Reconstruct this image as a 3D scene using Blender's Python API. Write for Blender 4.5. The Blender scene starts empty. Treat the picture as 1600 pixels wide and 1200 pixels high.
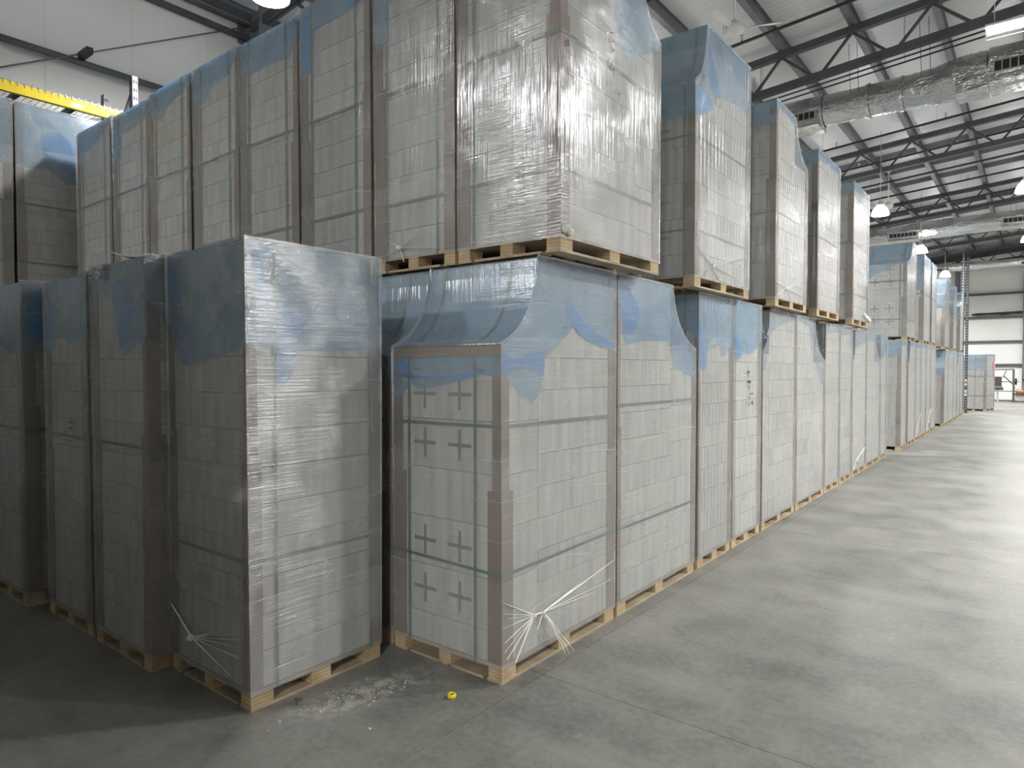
import bpy, bmesh, math, random
from mathutils import Vector, Matrix
S = bpy.context.scene
COL = S.collection
rnd = random.Random(7)

# ------------------------------------------------------------------ camera
CAMH = 1.65
cam_d = bpy.data.cameras.new('camera')
cam_d.sensor_fit = 'HORIZONTAL'; cam_d.sensor_width = 36.0
cam_d.lens = 1048.0/1600.0*36.0
cam_d.clip_end = 300
cam = bpy.data.objects.new('camera', cam_d); COL.objects.link(cam)
cam.location = (0, 0, CAMH)
cam.rotation_euler = (math.radians(90-1.3665), 0, math.radians(37.965))
S.camera = cam

# ------------------------------------------------------------------ world / exposure
w = bpy.data.worlds.new('world'); S.world = w; w.use_nodes = True
w.node_tree.nodes['Background'].inputs[0].default_value = (0.9, 0.95, 1.0, 1)
w.node_tree.nodes['Background'].inputs[1].default_value = 0.02
S.view_settings.view_transform = 'Standard'
S.view_settings.look = 'None'
S.view_settings.gamma = 1.0
S.view_settings.use_curve_mapping = False
S.view_settings.exposure = 0.08
S.cycles.max_bounces = 10
S.cycles.diffuse_bounces = 4
S.cycles.glossy_bounces = 4
S.cycles.transparent_max_bounces = 16
S.cycles.transmission_bounces = 6
S.cycles.caustics_reflective = False
S.cycles.caustics_refractive = False
S.cycles.sample_clamp_indirect = 6.0
LAMP_W = 190.0        # power of one high bay lamp
SHADE_E = 28.0         # glow of its acrylic shade
# high bay lamps: (x, y, z of the rim, power factor)
LAMPS = [(-3.32, 20.2, 5.72, 1), (-3.32, 28.2, 5.80, 1), (-3.32, 36.4, 5.82, 2.2), (-0.24, 20.0, 5.80, .9),
         (-7.0, 4.45, 5.90, 1.1), (2.8, 8.8, 5.85, 3.4), (2.8, 16.4, 5.85, .8), (2.8, 24.4, 5.85, 1.1), (2.8, 32.4, 5.85, 1.8),
         (-0.24, 28.2, 5.85, 1), (-0.24, 36.4, 5.85, 2.0), (-6.4, 12.4, 5.85, 3.2), (-6.4, 20.2, 5.85, 1.2), (-6.4, 28.2, 5.85, 1), (-6.4, 36.4, 5.85, 2.5),
         (2.8, -7.2, 5.85, 6.0), (-6.5, -2.6, 5.85, 1.3), (5.9, 4.5, 5.85, .15), (5.9, 12.4, 5.85, .8), (5.9, 20.2, 5.85, 1), (5.9, 28.2, 5.85, 1),
         (9.0, 8.8, 5.85, 5.5), (9.0, 16.4, 5.85, 1), (9.0, 24.4, 5.85, 1)]
LAMP_COL = (1.0, 0.985, 0.965)

# ------------------------------------------------------------------ node helpers
def new_mat(name):
    m = bpy.data.materials.new(name); m.use_nodes = True
    nt = m.node_tree
    for n in list(nt.nodes): nt.nodes.remove(n)
    out = nt.nodes.new('ShaderNodeOutputMaterial')
    return m, nt, out
class NT:
    def __init__(s, nt): s.nt = nt
    def n(s, typ, **kw):
        nd = s.nt.nodes.new(typ)
        for k, v in kw.items():
            if k.startswith('i_'):
                key = k[2:]
                key = int(key) if key.isdigit() else key.replace('_', ' ')
                if isinstance(v, bpy.types.NodeSocket): s.nt.links.new(v, nd.inputs[key])
                else: nd.inputs[key].default_value = v
            else: setattr(nd, k, v)
        return nd
    def math(s, op, a, b=0.0, c=0.0, clamp=False):
        nd = s.nt.nodes.new('ShaderNodeMath'); nd.operation = op; nd.use_clamp = clamp
        for i, v in enumerate((a, b, c)):
            if isinstance(v, bpy.types.NodeSocket): s.nt.links.new(v, nd.inputs[i])
            else: nd.inputs[i].default_value = v
        return nd.outputs[0]
    def ramp(s, v, a, b, lo=0.0, hi=1.0):
        nd = s.nt.nodes.new('ShaderNodeMapRange'); nd.clamp = True
        s.nt.links.new(v, nd.inputs[0])
        nd.inputs[1].default_value = a; nd.inputs[2].default_value = b
        nd.inputs[3].default_value = lo; nd.inputs[4].default_value = hi
        return nd.outputs[0]
    def mixc(s, f, a, b, mode='MIX'):
        nd = s.nt.nodes.new('ShaderNodeMix'); nd.data_type = 'RGBA'; nd.blend_type = mode
        for i, v in ((0, f), (6, a), (7, b)):
            if isinstance(v, bpy.types.NodeSocket): s.nt.links.new(v, nd.inputs[i])
            else: nd.inputs[i].default_value = v if i == 0 else (*v, 1) if len(v) == 3 else v
        return nd.outputs[2]
    def link(s, a, b): s.nt.links.new(a, b)
    def coords(s, per_object=True):
        tc = s.n('ShaderNodeTexCoord'); v = tc.outputs['Object']
        if per_object:
            oi = s.n('ShaderNodeObjectInfo')
            r = s.math('MULTIPLY', oi.outputs['Random'], 37.0)
            cb = s.n('ShaderNodeCombineXYZ', i_0=r, i_1=s.math('MULTIPLY', r, 1.7), i_2=0.0)
            v = s.n('ShaderNodeVectorMath', operation='ADD', i_0=v, i_1=cb.outputs[0]).outputs[0]
        sp = s.n('ShaderNodeSeparateXYZ', i_0=v)
        return v, sp
    def uz(s, sp, ku, kz):
        u = s.math('ADD', sp.outputs[0], sp.outputs[1])
        cb = s.n('ShaderNodeCombineXYZ', i_0=s.math('MULTIPLY', u, ku), i_1=s.math('MULTIPLY', sp.outputs[2], kz), i_2=s.math('MULTIPLY', s.math('SUBTRACT', sp.outputs[0], sp.outputs[1]), 0.3))
        return cb.outputs[0]
    def noise(s, vec, scale=1.0, detail=2.0, rough=0.5):
        nd = s.n('ShaderNodeTexNoise', i_Vector=vec, i_Scale=scale, i_Detail=detail, i_Roughness=rough)
        return nd.outputs[0]

def simple(name, col, rough=0.6, metal=0.0, var=0.12, scale=6.0, bump=0.0, bscale=40.0, per_object=True):
    m, nt, out = new_mat(name); t = NT(nt)
    v, sp = t.coords(per_object)
    n = t.noise(v, scale, 3)
    c2 = tuple(max(0, min(1, x*(1-var*1.6))) for x in col); c1 = tuple(min(1, x*(1+var)) for x in col)
    c = t.mixc(t.ramp(n, .3, .7), c2, c1)
    p = t.n('ShaderNodeBsdfPrincipled', i_Base_Color=c, i_Roughness=rough, i_Metallic=metal)
    if bump > 0:
        b = t.n('ShaderNodeBump', i_Strength=bump, i_Distance=.01, i_Height=t.noise(v, bscale, 3))
        t.link(b.outputs[0], p.inputs['Normal'])
    t.link(p.outputs[0], out.inputs[0]); return m

def film_mat(name, ribbed=False, haze=.20, silver=False):
    m, nt, out = new_mat(name); t = NT(nt)
    v, sp = t.coords()
    hs = t.noise(t.uz(sp, 2.2, 95.0), 1.0, 3, .6)       # wound wrinkles running round the load
    vs = t.noise(t.uz(sp, 60.0, 1.6), 1.0, 2, .6)
    big = t.noise(v, 1.6, 2)
    mid = t.noise(v, 5.0, 3)
    hsel = t.ramp(big, .42, .58) if not silver else t.ramp(big, .2, .3)
    hgt = t.math('ADD', t.math('MULTIPLY', hs, hsel), t.math('MULTIPLY', vs, t.math('SUBTRACT', 1.05, hsel)))
    hgt = t.math('ADD', hgt, t.math('MULTIPLY', mid, .9))
    if ribbed:
        u = t.math('ADD', sp.outputs[0], sp.outputs[1])
        rib = t.math('SINE', t.math('MULTIPLY', u, 6.2832/.076))
        rmask = t.ramp(t.noise(v, 1.1, 1), .40, .55)
        hgt = t.math('ADD', hgt, t.math('MULTIPLY', t.math('MULTIPLY', rib, rmask), .8))
    bmp = t.n('ShaderNodeBump', i_Strength=.75, i_Distance=.005, i_Height=hgt)
    zz = t.math('ADD', sp.outputs[2], t.math('MULTIPLY', t.noise(t.uz(sp, .9, .3), 1.0, 1), .05 if ribbed else .22))
    band = t.math('FRACT', t.math('MULTIPLY', zz, 5.73 if ribbed else 4.7))
    line = t.math('MULTIPLY', t.ramp(band, .0, .045, 1, 0), t.ramp(t.noise(t.uz(sp, 3, 8), 1.0, 2), .42, .6))
    if not ribbed:   # thin slanting edges of the wound layers
        l2 = t.math('FRACT', t.math('ADD', t.math('MULTIPLY', zz, 9.3), t.math('MULTIPLY', t.noise(t.uz(sp, .7, .5), 1.0, 1), 1.6)))
        line = t.math('ADD', line, t.math('MULTIPLY', t.ramp(l2, .0, .05, .7, 0), t.ramp(t.noise(t.uz(sp, 2.5, 5), 1.0, 2), .47, .62)))
    streak = t.math('MULTIPLY', t.ramp(hs, .56, .72), t.ramp(mid, .45, .65))
    lay = t.ramp(t.math('FRACT', t.math('MULTIPLY', zz, 1.55)), .0, .6, 0, 1)
    hz = t.math('ADD', t.math('ADD', haze, t.math('MULTIPLY', line, .26)), t.math('MULTIPLY', streak, .12))
    hz = t.math('ADD', hz, t.math('MULTIPLY', t.math('SUBTRACT', lay, .5), .07))
    hz = t.math('ADD', hz, t.math('MULTIPLY', t.math('SUBTRACT', mid, .5), .10), clamp=True)
    tr = t.n('ShaderNodeBsdfTransparent', i_Color=(.97, .98, .98, 1))
    df = t.n('ShaderNodeBsdfDiffuse', i_Color=(.68, .68, .66, 1))
    a = t.n('ShaderNodeMixShader', i_0=hz, i_1=tr.outputs[0], i_2=df.outputs[0])
    gl = t.n('ShaderNodeBsdfGlossy', i_Color=(.95, .96, 1, 1), i_Roughness=t.ramp(mid, .3, .7, .13, .30))
    t.link(bmp.outputs[0], gl.inputs['Normal'])
    lw = t.n('ShaderNodeLayerWeight', i_Blend=.22)
    t.link(bmp.outputs[0], lw.inputs['Normal'])
    gf = t.math('ADD', t.math('ADD', .07, t.math('MULTIPLY', t.ramp(mid, .4, .6), .15)) if silver else .07, t.math('MULTIPLY', lw.outputs['Fresnel'], .55), clamp=True)
    b = t.n('ShaderNodeMixShader', i_0=gf, i_1=a.outputs[0], i_2=gl.outputs[0])
    t.link(b.outputs[0], out.inputs[0]); return m

def cover_mat(name, dens, dcol, tcol):
    m, nt, out = new_mat(name); t = NT(nt)
    v, sp = t.coords()
    n = t.noise(v, 7.0, 3)
    fac = t.math('ADD', dens, t.math('MULTIPLY', t.math('SUBTRACT', n, .5), .3), clamp=True)
    tr = t.n('ShaderNodeBsdfTransparent', i_Color=(*tcol, 1))
    df = t.n('ShaderNodeBsdfDiffuse', i_Color=(*dcol, 1))
    a = t.n('ShaderNodeMixShader', i_0=fac, i_1=tr.outputs[0], i_2=df.outputs[0])
    bmp = t.n('ShaderNodeBump', i_Strength=.5, i_Distance=.006, i_Height=t.noise(v, 14, 3))
    gl = t.n('ShaderNodeBsdfGlossy', i_Color=(.9, .95, 1, 1), i_Roughness=.25)
    t.link(bmp.outputs[0], gl.inputs['Normal'])
    b = t.n('ShaderNodeMixShader', i_0=.05, i_1=a.outputs[0], i_2=gl.outputs[0])
    t.link(b.outputs[0], out.inputs[0]); return m

def block_mat(name, ribbed):
    m, nt, out = new_mat(name); t = NT(nt)
    v, sp = t.coords()
    u = t.math('ADD', sp.outputs[0], sp.outputs[1])
    st = t.noise(t.uz(sp, 16.0, .9), 1.0, 2)
    bl = t.noise(v, 2.2, 3)
    c = t.mixc(t.ramp(st, .35, .7), (.38, .38, .37) if ribbed else (.43, .43, .42), (.56, .555, .53) if ribbed else (.63, .625, .60))
    c = t.mixc(t.math('MULTIPLY', t.ramp(bl, .5, .75), .45), c, (.66, .63, .53))
    fl_ = t.math('FRACT', t.math('MULTIPLY', t.math('ADD', sp.outputs[2], t.math('MULTIPLY', t.noise(v, .8, 1), .03)), 21.0))
    c = t.mixc(t.math('MULTIPLY', t.ramp(fl_, .0, .10, .35, 0), t.ramp(t.noise(v, 3.0, 2), .40, .58)), c, (.22, .22, .21))
    h = t.math('MULTIPLY', t.noise(v, 60, 2), .15)
    if ribbed:
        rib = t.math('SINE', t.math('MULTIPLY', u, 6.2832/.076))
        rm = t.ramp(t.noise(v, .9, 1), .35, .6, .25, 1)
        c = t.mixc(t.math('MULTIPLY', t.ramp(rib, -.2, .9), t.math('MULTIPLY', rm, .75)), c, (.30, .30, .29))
        h = t.math('ADD', h, t.math('MULTIPLY', rib, .6))
    p = t.n('ShaderNodeBsdfPrincipled', i_Base_Color=c, i_Roughness=.8)
    b = t.n('ShaderNodeBump', i_Strength=.4, i_Distance=.006, i_Height=h)
    t.link(b.outputs[0], p.inputs['Normal'])
    t.link(p.outputs[0], out.inputs[0]); return m

def ply_mat(name):
    m, nt, out = new_mat(name); t = NT(nt)
    v, sp = t.coords()
    lam = t.math('FRACT', t.math('MULTIPLY', sp.outputs[2], 55.0))
    n = t.noise(v, 9, 3)
    c = t.mixc(t.ramp(n, .3, .7), (.34, .245, .14), (.54, .41, .25))
    c = t.mixc(t.ramp(lam, .82, .95), c, (.16, .11, .06))
    p = t.n('ShaderNodeBsdfPrincipled', i_Base_Color=c, i_Roughness=.75)
    t.link(p.outputs[0], out.inputs[0]); return m

def floor_mat(name):
    m, nt, out = new_mat(name); t = NT(nt)
    geo = t.n('ShaderNodeNewGeometry'); v = geo.outputs['Position']
    sp = t.n('ShaderNodeSeparateXYZ', i_0=v)
    a = t.noise(v, .55, 4, .6); b = t.noise(v, 2.2, 5, .65); d = t.noise(v, 26, 3, .6)
    sm = t.n('ShaderNodeVectorMath', operation='MULTIPLY', i_0=v, i_1=(.35, 2.2, 1.0)).outputs[0]
    tro = t.noise(sm, 1.3, 4, .6)
    f = t.math('ADD', t.math('MULTIPLY', a, .4), t.math('ADD', t.math('MULTIPLY', b, .36), t.math('MULTIPLY', d, .24)))
    c = t.mixc(t.ramp(f, .36, .64), (.115, .118, .108), (.30, .297, .27))
    c = t.mixc(t.math('MULTIPLY', t.ramp(tro, .52, .72), .35), c, (.31, .305, .28))
    # pale plaster dust swept out by the front load
    dx = t.math('SUBTRACT', sp.outputs[0], -2.66); dy = t.math('SUBTRACT', sp.outputs[1], 2.2)
    al = t.math('ADD', t.math('MULTIPLY', dx, .22), t.math('MULTIPLY', dy, .97))
    ac = t.math('SUBTRACT', t.math('MULTIPLY', dy, .22), t.math('MULTIPLY', dx, .97))
    r = t.math('SQRT', t.math('ADD', t.math('POWER', t.math('MULTIPLY', al, 2.0), 2.0), t.math('POWER', t.math('MULTIPLY', ac, 6.0), 2.0)))
    dm = t.math('MULTIPLY', t.ramp(r, .2, 1.05, 1, 0), t.ramp(t.noise(v, 17, 5, .75), .45, .56))
    c = t.mixc(t.math('MULTIPLY', dm, .75), c, (.52, .51, .47))
    spk = t.ramp(t.noise(v, 70, 2), .70, .74)
    c = t.mixc(t.math('MULTIPLY', spk, .5), c, (.06, .06, .055))
    ro = t.math('ADD', .27, t.math('MULTIPLY', b, .30))
    p = t.n('ShaderNodeBsdfPrincipled', i_Base_Color=c, i_Roughness=ro)
    p.inputs['Specular IOR Level'].default_value = .5
    bm_ = t.n('ShaderNodeBump', i_Strength=.12, i_Distance=.004, i_Height=d)
    t.link(bm_.outputs[0], p.inputs['Normal'])
    t.link(p.outputs[0], out.inputs[0]); return m

def deck_mat(name):
    m, nt, out = new_mat(name); t = NT(nt)
    geo = t.n('ShaderNodeNewGeometry'); v = geo.outputs['Position']
    sp = t.n('ShaderNodeSeparateXYZ', i_0=v)
    rib = t.math('SINE', t.math('MULTIPLY', sp.outputs[1], 6.2832/.15))
    n = t.noise(v, .5, 3)
    c = t.mixc(t.ramp(n, .3, .7), (.62, .63, .64), (.73, .74, .75))
    p = t.n('ShaderNodeBsdfPrincipled', i_Base_Color=c, i_Roughness=.30)
    b = t.n('ShaderNodeBump', i_Strength=.5, i_Distance=.012, i_Height=t.ramp(rib, .4, .9))
    t.link(b.outputs[0], p.inputs['Normal'])
    t.link(p.outputs[0], out.inputs[0]); return m

def foil_mat(name, col=(.56, .56, .56)):
    m, nt, out = new_mat(name); t = NT(nt)
    v, sp = t.coords()
    sv = t.n('ShaderNodeVectorMath', operation='MULTIPLY', i_0=v, i_1=(2.2, 6, 6)).outputs[0]
    h = t.math('ADD', t.noise(sv, 1.1, 4, .6), t.math('MULTIPLY', t.noise(v, 14, 3), .12))
    p = t.n('ShaderNodeBsdfPrincipled', i_Base_Color=(*col, 1), i_Metallic=1.0, i_Roughness=.20)
    b = t.n('ShaderNodeBump', i_Strength=.75, i_Distance=.09, i_Height=h)
    t.link(b.outputs[0], p.inputs['Normal'])
    t.link(p.outputs[0], out.inputs[0]); return m

def emit_mat(name, col, e):
    m, nt, out = new_mat(name); t = NT(nt)
    p = t.n('ShaderNodeBsdfPrincipled', i_Base_Color=(.85, .85, .85, 1), i_Roughness=.4)
    p.inputs['Emission Color'].default_value = (*col, 1); p.inputs['Emission Strength'].default_value = e
    t.link(p.outputs[0], out.inputs[0]); return m

M = {}
M['film'] = film_mat('stretch_film'); M['film_rib'] = film_mat('stretch_film_over_ribs', True)
M['film_silver'] = film_mat('silvery_stretch_film', silver=True)
M['strand'] = simple('bunched_film', (.72, .71, .66), .3, var=.1)
M['blue'] = cover_mat('blue_sheet', .36, (.30, .55, .82), (.56, .79, .95))
M['blue2'] = cover_mat('blue_sheet_folded', .85, (.02, .27, .66), (.10, .50, .90))
M['blue0'] = cover_mat('faint_blue_sheet', .16, (.30, .42, .60), (.80, .87, .94))
M['block'] = block_mat('white_block', False); M['block_rib'] = block_mat('white_ribbed_block', True)
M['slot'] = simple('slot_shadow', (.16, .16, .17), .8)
M['card'] = simple('cardboard', (.20, .135, .095), .8, var=.15, scale=3)
M['strap'] = simple('green_strap', (.035, .13, .085), .45, var=.2)
M['ply'] = ply_mat('plywood'); M['plyboard'] = simple('pallet_board', (.40, .32, .22), .75, var=.2, scale=4)
M['floor'] = floor_mat('polished_concrete'); M['joint'] = simple('joint_filler', (.055, .055, .05), .9)
M['wall'] = simple('wall_panel', (.84, .84, .82), .55, var=.04, scale=.8)
M['steel'] = simple('dark_steel', (.075, .078, .09), .5, var=.15, scale=2)
M['steel_l'] = simple('grey_steel', (.16, .165, .18), .45, var=.15, scale=2)
M['deck'] = deck_mat('roof_deck')
M['pipe'] = simple('black_pipe', (.02, .02, .023), .4)
M['foil'] = foil_mat('foil_wrap'); M['grille'] = simple('grille_black', (.012, .012, .012), .6)
M['galv'] = simple('galvanised', (.55, .56, .57), .35, .8, var=.1)
M['white'] = simple('white_enamel', (.8, .8, .79), .35, var=.03)
M['yellow'] = simple('yellow_paint', (.78, .60, .03), .35, var=.08)
M['rackblue'] = simple('blue_grey_paint', (.17, .18, .25), .4)
M['black'] = simple('black_rubber', (.012, .012, .014), .5)
M['pad'] = simple('black_vinyl', (.04, .04, .05), .4)
M['orange'] = simple('orange_plastic', (.80, .30, .12), .5)
M['ink'] = simple('black_marker', (.02, .02, .03), .5)
M['pink'] = simple('pink_mark', (.85, .25, .35), .6)
M['shade'] = emit_mat('glowing_shade', LAMP_COL, SHADE_E)
M['tube'] = emit_mat('glowing_tube', (1, .98, .95), 14.0)
M['bluepl'] = simple('blue_plastic', (.10, .12, .35), .35)

# ------------------------------------------------------------------ mesh helpers
class MB:
    def __init__(s): s.v = []; s.f = []; s.mi = []; s.sm = []
    def face(s, pts, mi=0, smooth=False):
        k = len(s.v); s.v += [tuple(p) for p in pts]; s.f.append(tuple(range(k, k+len(pts)))); s.mi.append(mi); s.sm.append(smooth)
    def box(s, x0, x1, y0, y1, z0, z1, mi=0):
        k = len(s.v)
        s.v += [(x0,y0,z0),(x1,y0,z0),(x1,y1,z0),(x0,y1,z0),(x0,y0,z1),(x1,y0,z1),(x1,y1,z1),(x0,y1,z1)]
        for q in ((0,3,2,1),(4,5,6,7),(0,1,5,4),(1,2,6,5),(2,3,7,6),(3,0,4,7)):
            s.f.append(tuple(k+i for i in q)); s.mi.append(mi); s.sm.append(False)
        return s
    def bar(s, p, q, w, h, up=(0,0,1), mi=0):
        p, q = Vector(p), Vector(q); d = (q-p).normalized(); up = Vector(up)
        a = d.cross(up)
        if a.length < 1e-4: a = d.cross(Vector((1,0,0)))
        a.normalize(); b = a.cross(d).normalized(); a *= w/2; b *= h/2
        k = len(s.v)
        for c in (p, q): s.v += [tuple(c-a-b), tuple(c+a-b), tuple(c+a+b), tuple(c-a+b)]
        for r in ((3,2,1,0),(4,5,6,7),(0,1,5,4),(1,2,6,5),(2,3,7,6),(3,0,4,7)):
            s.f.append(tuple(k+i for i in r)); s.mi.append(mi); s.sm.append(False)
        return s
    def tube(s, path, r, n=10, mi=0, cap=True):
        path = [Vector(p) for p in path]; rs = r if isinstance(r, (list, tuple)) else [r]*len(path)
        rings = []
        for i, p in enumerate(path):
            d = (path[min(i+1, len(path)-1)] - path[max(i-1, 0)]).normalized()
            a = d.cross(Vector((0,0,1)))
            if a.length < 1e-3: a = Vector((1,0,0))
            a.normalize(); b = d.cross(a).normalized()
            k = len(s.v)
            for j in range(n):
                t = 2*math.pi*j/n; s.v.append(tuple(p + (a*math.cos(t)+b*math.sin(t))*rs[i]))
            rings.append(k)
        for r0, r1 in zip(rings, rings[1:]):
            for j in range(n):
                s.f.append((r0+j, r0+(j+1) % n, r1+(j+1) % n, r1+j)); s.mi.append(mi); s.sm.append(True)
        if cap:
            s.f.append(tuple(rings[0]+j for j in reversed(range(n)))); s.mi.append(mi); s.sm.append(False)
            s.f.append(tuple(rings[-1]+j for j in range(n))); s.mi.append(mi); s.sm.append(False)
        return s
    def lathe(s, prof, n=24, c=(0,0,0), mi=0):
        rings = []
        for r, z in prof:
            k = len(s.v)
            for j in range(n):
                t = 2*math.pi*j/n; s.v.append((c[0]+r*math.cos(t), c[1]+r*math.sin(t), c[2]+z))
            rings.append(k)
        for r0, r1 in zip(rings, rings[1:]):
            for j in range(n):
                s.f.append((r0+j, r0+(j+1) % n, r1+(j+1) % n, r1+j)); s.mi.append(mi); s.sm.append(True)
        return s
    def ribbon(s, path, wd, mi=0):
        wd = Vector(wd)/2
        for p, q in zip(path, path[1:]):
            p, q = Vector(p), Vector(q); s.face([p-wd, p+wd, q+wd, q-wd], mi)
        return s
    def mesh(s, name, mats):
        me = bpy.data.meshes.new(name); me.from_pydata(s.v, [], s.f)
        for m in (mats if isinstance(mats, (list, tuple)) else [mats]): me.materials.append(m)
        me.polygons.foreach_set('material_index', s.mi); me.polygons.foreach_set('use_smooth', s.sm)
        me.update(); return me
    def build(s, name, mats, parent=None, loc=(0,0,0)):
        return link(name, s.mesh(name, mats), parent, loc)
def link(name, me, parent=None, loc=(0,0,0)):
    o = bpy.data.objects.new(name, me); COL.objects.link(o); o.location = loc
    if parent is not None: o.parent = parent
    return o
def tag(o, label=None, cat=None, group=None, kind=None):
    if label: o['label'] = label
    if cat: o['category'] = cat
    if group: o['group'] = group
    if kind: o['kind'] = kind
    return o
def empty(name, loc, rz=0.0):
    o = bpy.data.objects.new(name, None); COL.objects.link(o); o.location = loc; o.rotation_euler = (0,0,rz); o.empty_display_size = .2
    return o

# ------------------------------------------------------------------ the building
XL, XR, YB, YF = -10.2, 14.0, -9.0, 43.3
SL = 0.088
def zr(x): return 8.25 + SL*x
fl = MB().box(XL-.2, XR+.2, YB-.2, YF+.2, -.20, -.012).build('floor', M['joint'])
tag(fl, kind='structure', label='grey polished concrete floor in large slabs')
xs = [XL-.2, -6.15, -2.068, 2.0, 6.1, 10.2, XR+.2]; ys = [YB-.2, -5.2, -1.15, 2.92, 7.0, 11.03, 15.1, 19.2, 23.3, 27.4, 31.5, 35.6, 39.7, YF+.2]
g = .0025
for i in range(len(xs)-1):
    for j in range(len(ys)-1):
        MB().box(xs[i]+g, xs[i+1]-g, ys[j]+g, ys[j+1]-g, -.012, 0).build('slab', M['floor'], fl)
ce = MB()
ce.face([(XL-.2, YB, zr(XL-.2)), (XL-.2, YF, zr(XL-.2)), (XR+.2, YF, zr(XR+.2)), (XR+.2, YB, zr(XR+.2))])
ce.face([(XL-.2, YB, zr(XL-.2)+.15), (XR+.2, YB, zr(XR+.2)+.15), (XR+.2, YF, zr(XR+.2)+.15), (XL-.2, YF, zr(XL-.2)+.15)])
ceil = ce.build('ceiling', M['deck']); tag(ceil, kind='structure', label='white ribbed metal roof deck over dark steel framing')
# purlins along the building
for k in range(-7, 13):
    x = -1.45 + 1.22*k; z = zr(x)
    if x < XL+.1 or x > XR-.2: continue
    b = MB()
    b.box(x-.012, x+.012, YB, YF, z-.24, z)
    b.box(x-.055, x+.055, YB, YF, z-.25, z-.238); b.box(x-.055, x+.055, YB, YF, z-.012, z)
    b.build('purlin', M['steel_l'], ceil)
# cross struts between purlins
for y in (9.9, 22.3, 24.1, 25.9, 30.6, 32.4, 38.0, 40.0):
    for k in range(-6, 6):
        x = -1.45 + 1.22*k
        if rnd.random() < .25 and k < -4: continue
        MB().bar((x+.06, y, zr(x+.06)-.13), (x+1.16, y, zr(x+1.16)-.13), .05, .15).build('cross_strut', M['steel_l'], ceil)
# open web trusses across the building
for y in (-1.4, 6.0, 13.3, 20.6, 27.9, 35.2, 42.5):
    tr = empty('roof_truss', (0, y, 0)); tr.parent = ceil
    x0, x1 = XL+.3, XR-.3
    dt, db = .33, .95
    for s_ in (-.035, .035):
        MB().bar((x0, s_, zr(x0)-dt), (x1, s_, zr(x1)-dt), .05, .13).build('top_chord', M['steel'], tr)
        MB().bar((x0, s_, zr(x0)-db), (x1, s_, zr(x1)-db), .05, .13).build('bottom_chord', M['steel'], tr)
    x = -1.45 - 1.22*6
    while x < x1-1.3:
        MB().bar((x, 0, zr(x)-dt-.04), (x+.56, 0, zr(x+.56)-db+.04), .045, .045, (0,1,0)).build('web', M['steel'], tr)
        MB().bar((x+.72, 0, zr(x+.72)-db+.04), (x+1.22, 0, zr(x+1.22)-dt-.04), .045, .045, (0,1,0)).build('web', M['steel'], tr)
        x += 1.22
# end girder by the far wall
gd = MB(); gd.bar((XL, YF-.3, zr(XL)-.42), (XR, YF-.3, zr(XR)-.42), .16, .34); gd.build('end_girder', M['steel'], ceil)

def wall(name, pts_fn, label):
    o = pts_fn().build(name, M['wall']); tag(o, kind='structure', label=label); return o
wl = wall('wall_left', lambda: MB().box(XL-.2, XL, YB, YF, -.05, zr(XL)+.1), 'white panelled side wall with dark steel girts')
wf = wall('wall_far', lambda: MB().box(XL-.2, XR+.2, YF, YF+.2, -.05, zr(XR)+.1), 'white panelled end wall with dark steel girts')
wr = wall('wall_right', lambda: MB().box(XR, XR+.2, YB, YF, -.05, zr(XR)+.1), 'white panelled side wall')
wb = wall('wall_back', lambda: MB().box(XL-.2, XR+.2, YB-.2, YB, -.05, zr(XR)+.1), 'white panelled end wall')
def girt_y(x, z, y0, y1, parent):
    b = MB(); b.box(x-.19, x, y0, y1, z-.006, z+.006); b.box(x-.012, x, y0, y1, z-.07, z+.0); b.box(x-.19, x-.178, y0, y1, z, z+.07)
    return b.build('girt', M['steel'], parent)
for z in (1.9, 3.15, 4.45, 5.72, 6.95):
    girt_y(XL+.2, z, YB, YF, wl)
b = MB(); b.box(XL+.02, XL+.24, YB, YF, 7.18, 7.30); b.build('eave_strut', M['steel'], wl)
for z in (1.86, 3.07, 4.34, 5.56):
    b = MB(); b.box(XL, XR, YF-.20, YF, z-.006, z+.006); b.box(XL, XR, YF-.20, YF-.188, z-.10, z+.0)
    b.build('girt', M['steel'], wf)
for x in (-3.35, -.44, 6.5):
    b = MB(); b.box(x-.1, x+.1, YF-.36, YF-.34, 0, zr(x)-.5); b.box(x-.008, x+.008, YF-.34, YF-.02, 0, zr(x)-.5); b.box(x-.1, x+.1, YF-.02, YF, 0, zr(x)-.5)
    b.build('column', M['steel_l'], wf)
for y in (-1.4, 6.0, 13.3, 20.6, 27.9, 35.2):
    b = MB(); zt = zr(XL)-.05
    b.box(XL+.62, XL+.64, y-.11, y+.11, 0, zt); b.box(XL+.02, XL+.62, y-.008, y+.008, 0, zt); b.box(XL, XL+.02, y-.11, y+.11, 0, zt)
    b.build('column', M['steel_l'], wl)
for (y0, z0, y1, z1) in ((2.2, 5.05, 6.0, 7.12),):
    MB().tube([(XL+.22, y0, z0), (XL+.22, y1, z1)], .011, 6).build('brace_rod', M['steel_l'], wl)
# vertical panel joints of the side wall
for k in range(-7, 40, 1):
    MB().box(XL-.001, XL+.006, k*1.07, k*1.07+.012, 0, zr(XL)).build('panel_seam', M['wall'], wl) if k % 1 == 0 else None
for k in range(-9, 13):
    MB().box(k*1.07, k*1.07+.012, YF-.006, YF+.001, 0, zr(k*1.07)).build('panel_seam', M['wall'], wf)

# ------------------------------------------------------------------ wrapped block loads
PH = .095            # height of a pallet
_pb = {}
def shared_box(key, sx, sy, sz, mat):
    k = (key, round(sx,3), round(sy,3), round(sz,3))
    if k not in _pb: _pb[k] = MB().box(-sx/2, sx/2, -sy/2, sy/2, 0, sz).mesh(key, mat)
    return _pb[k]

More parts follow.
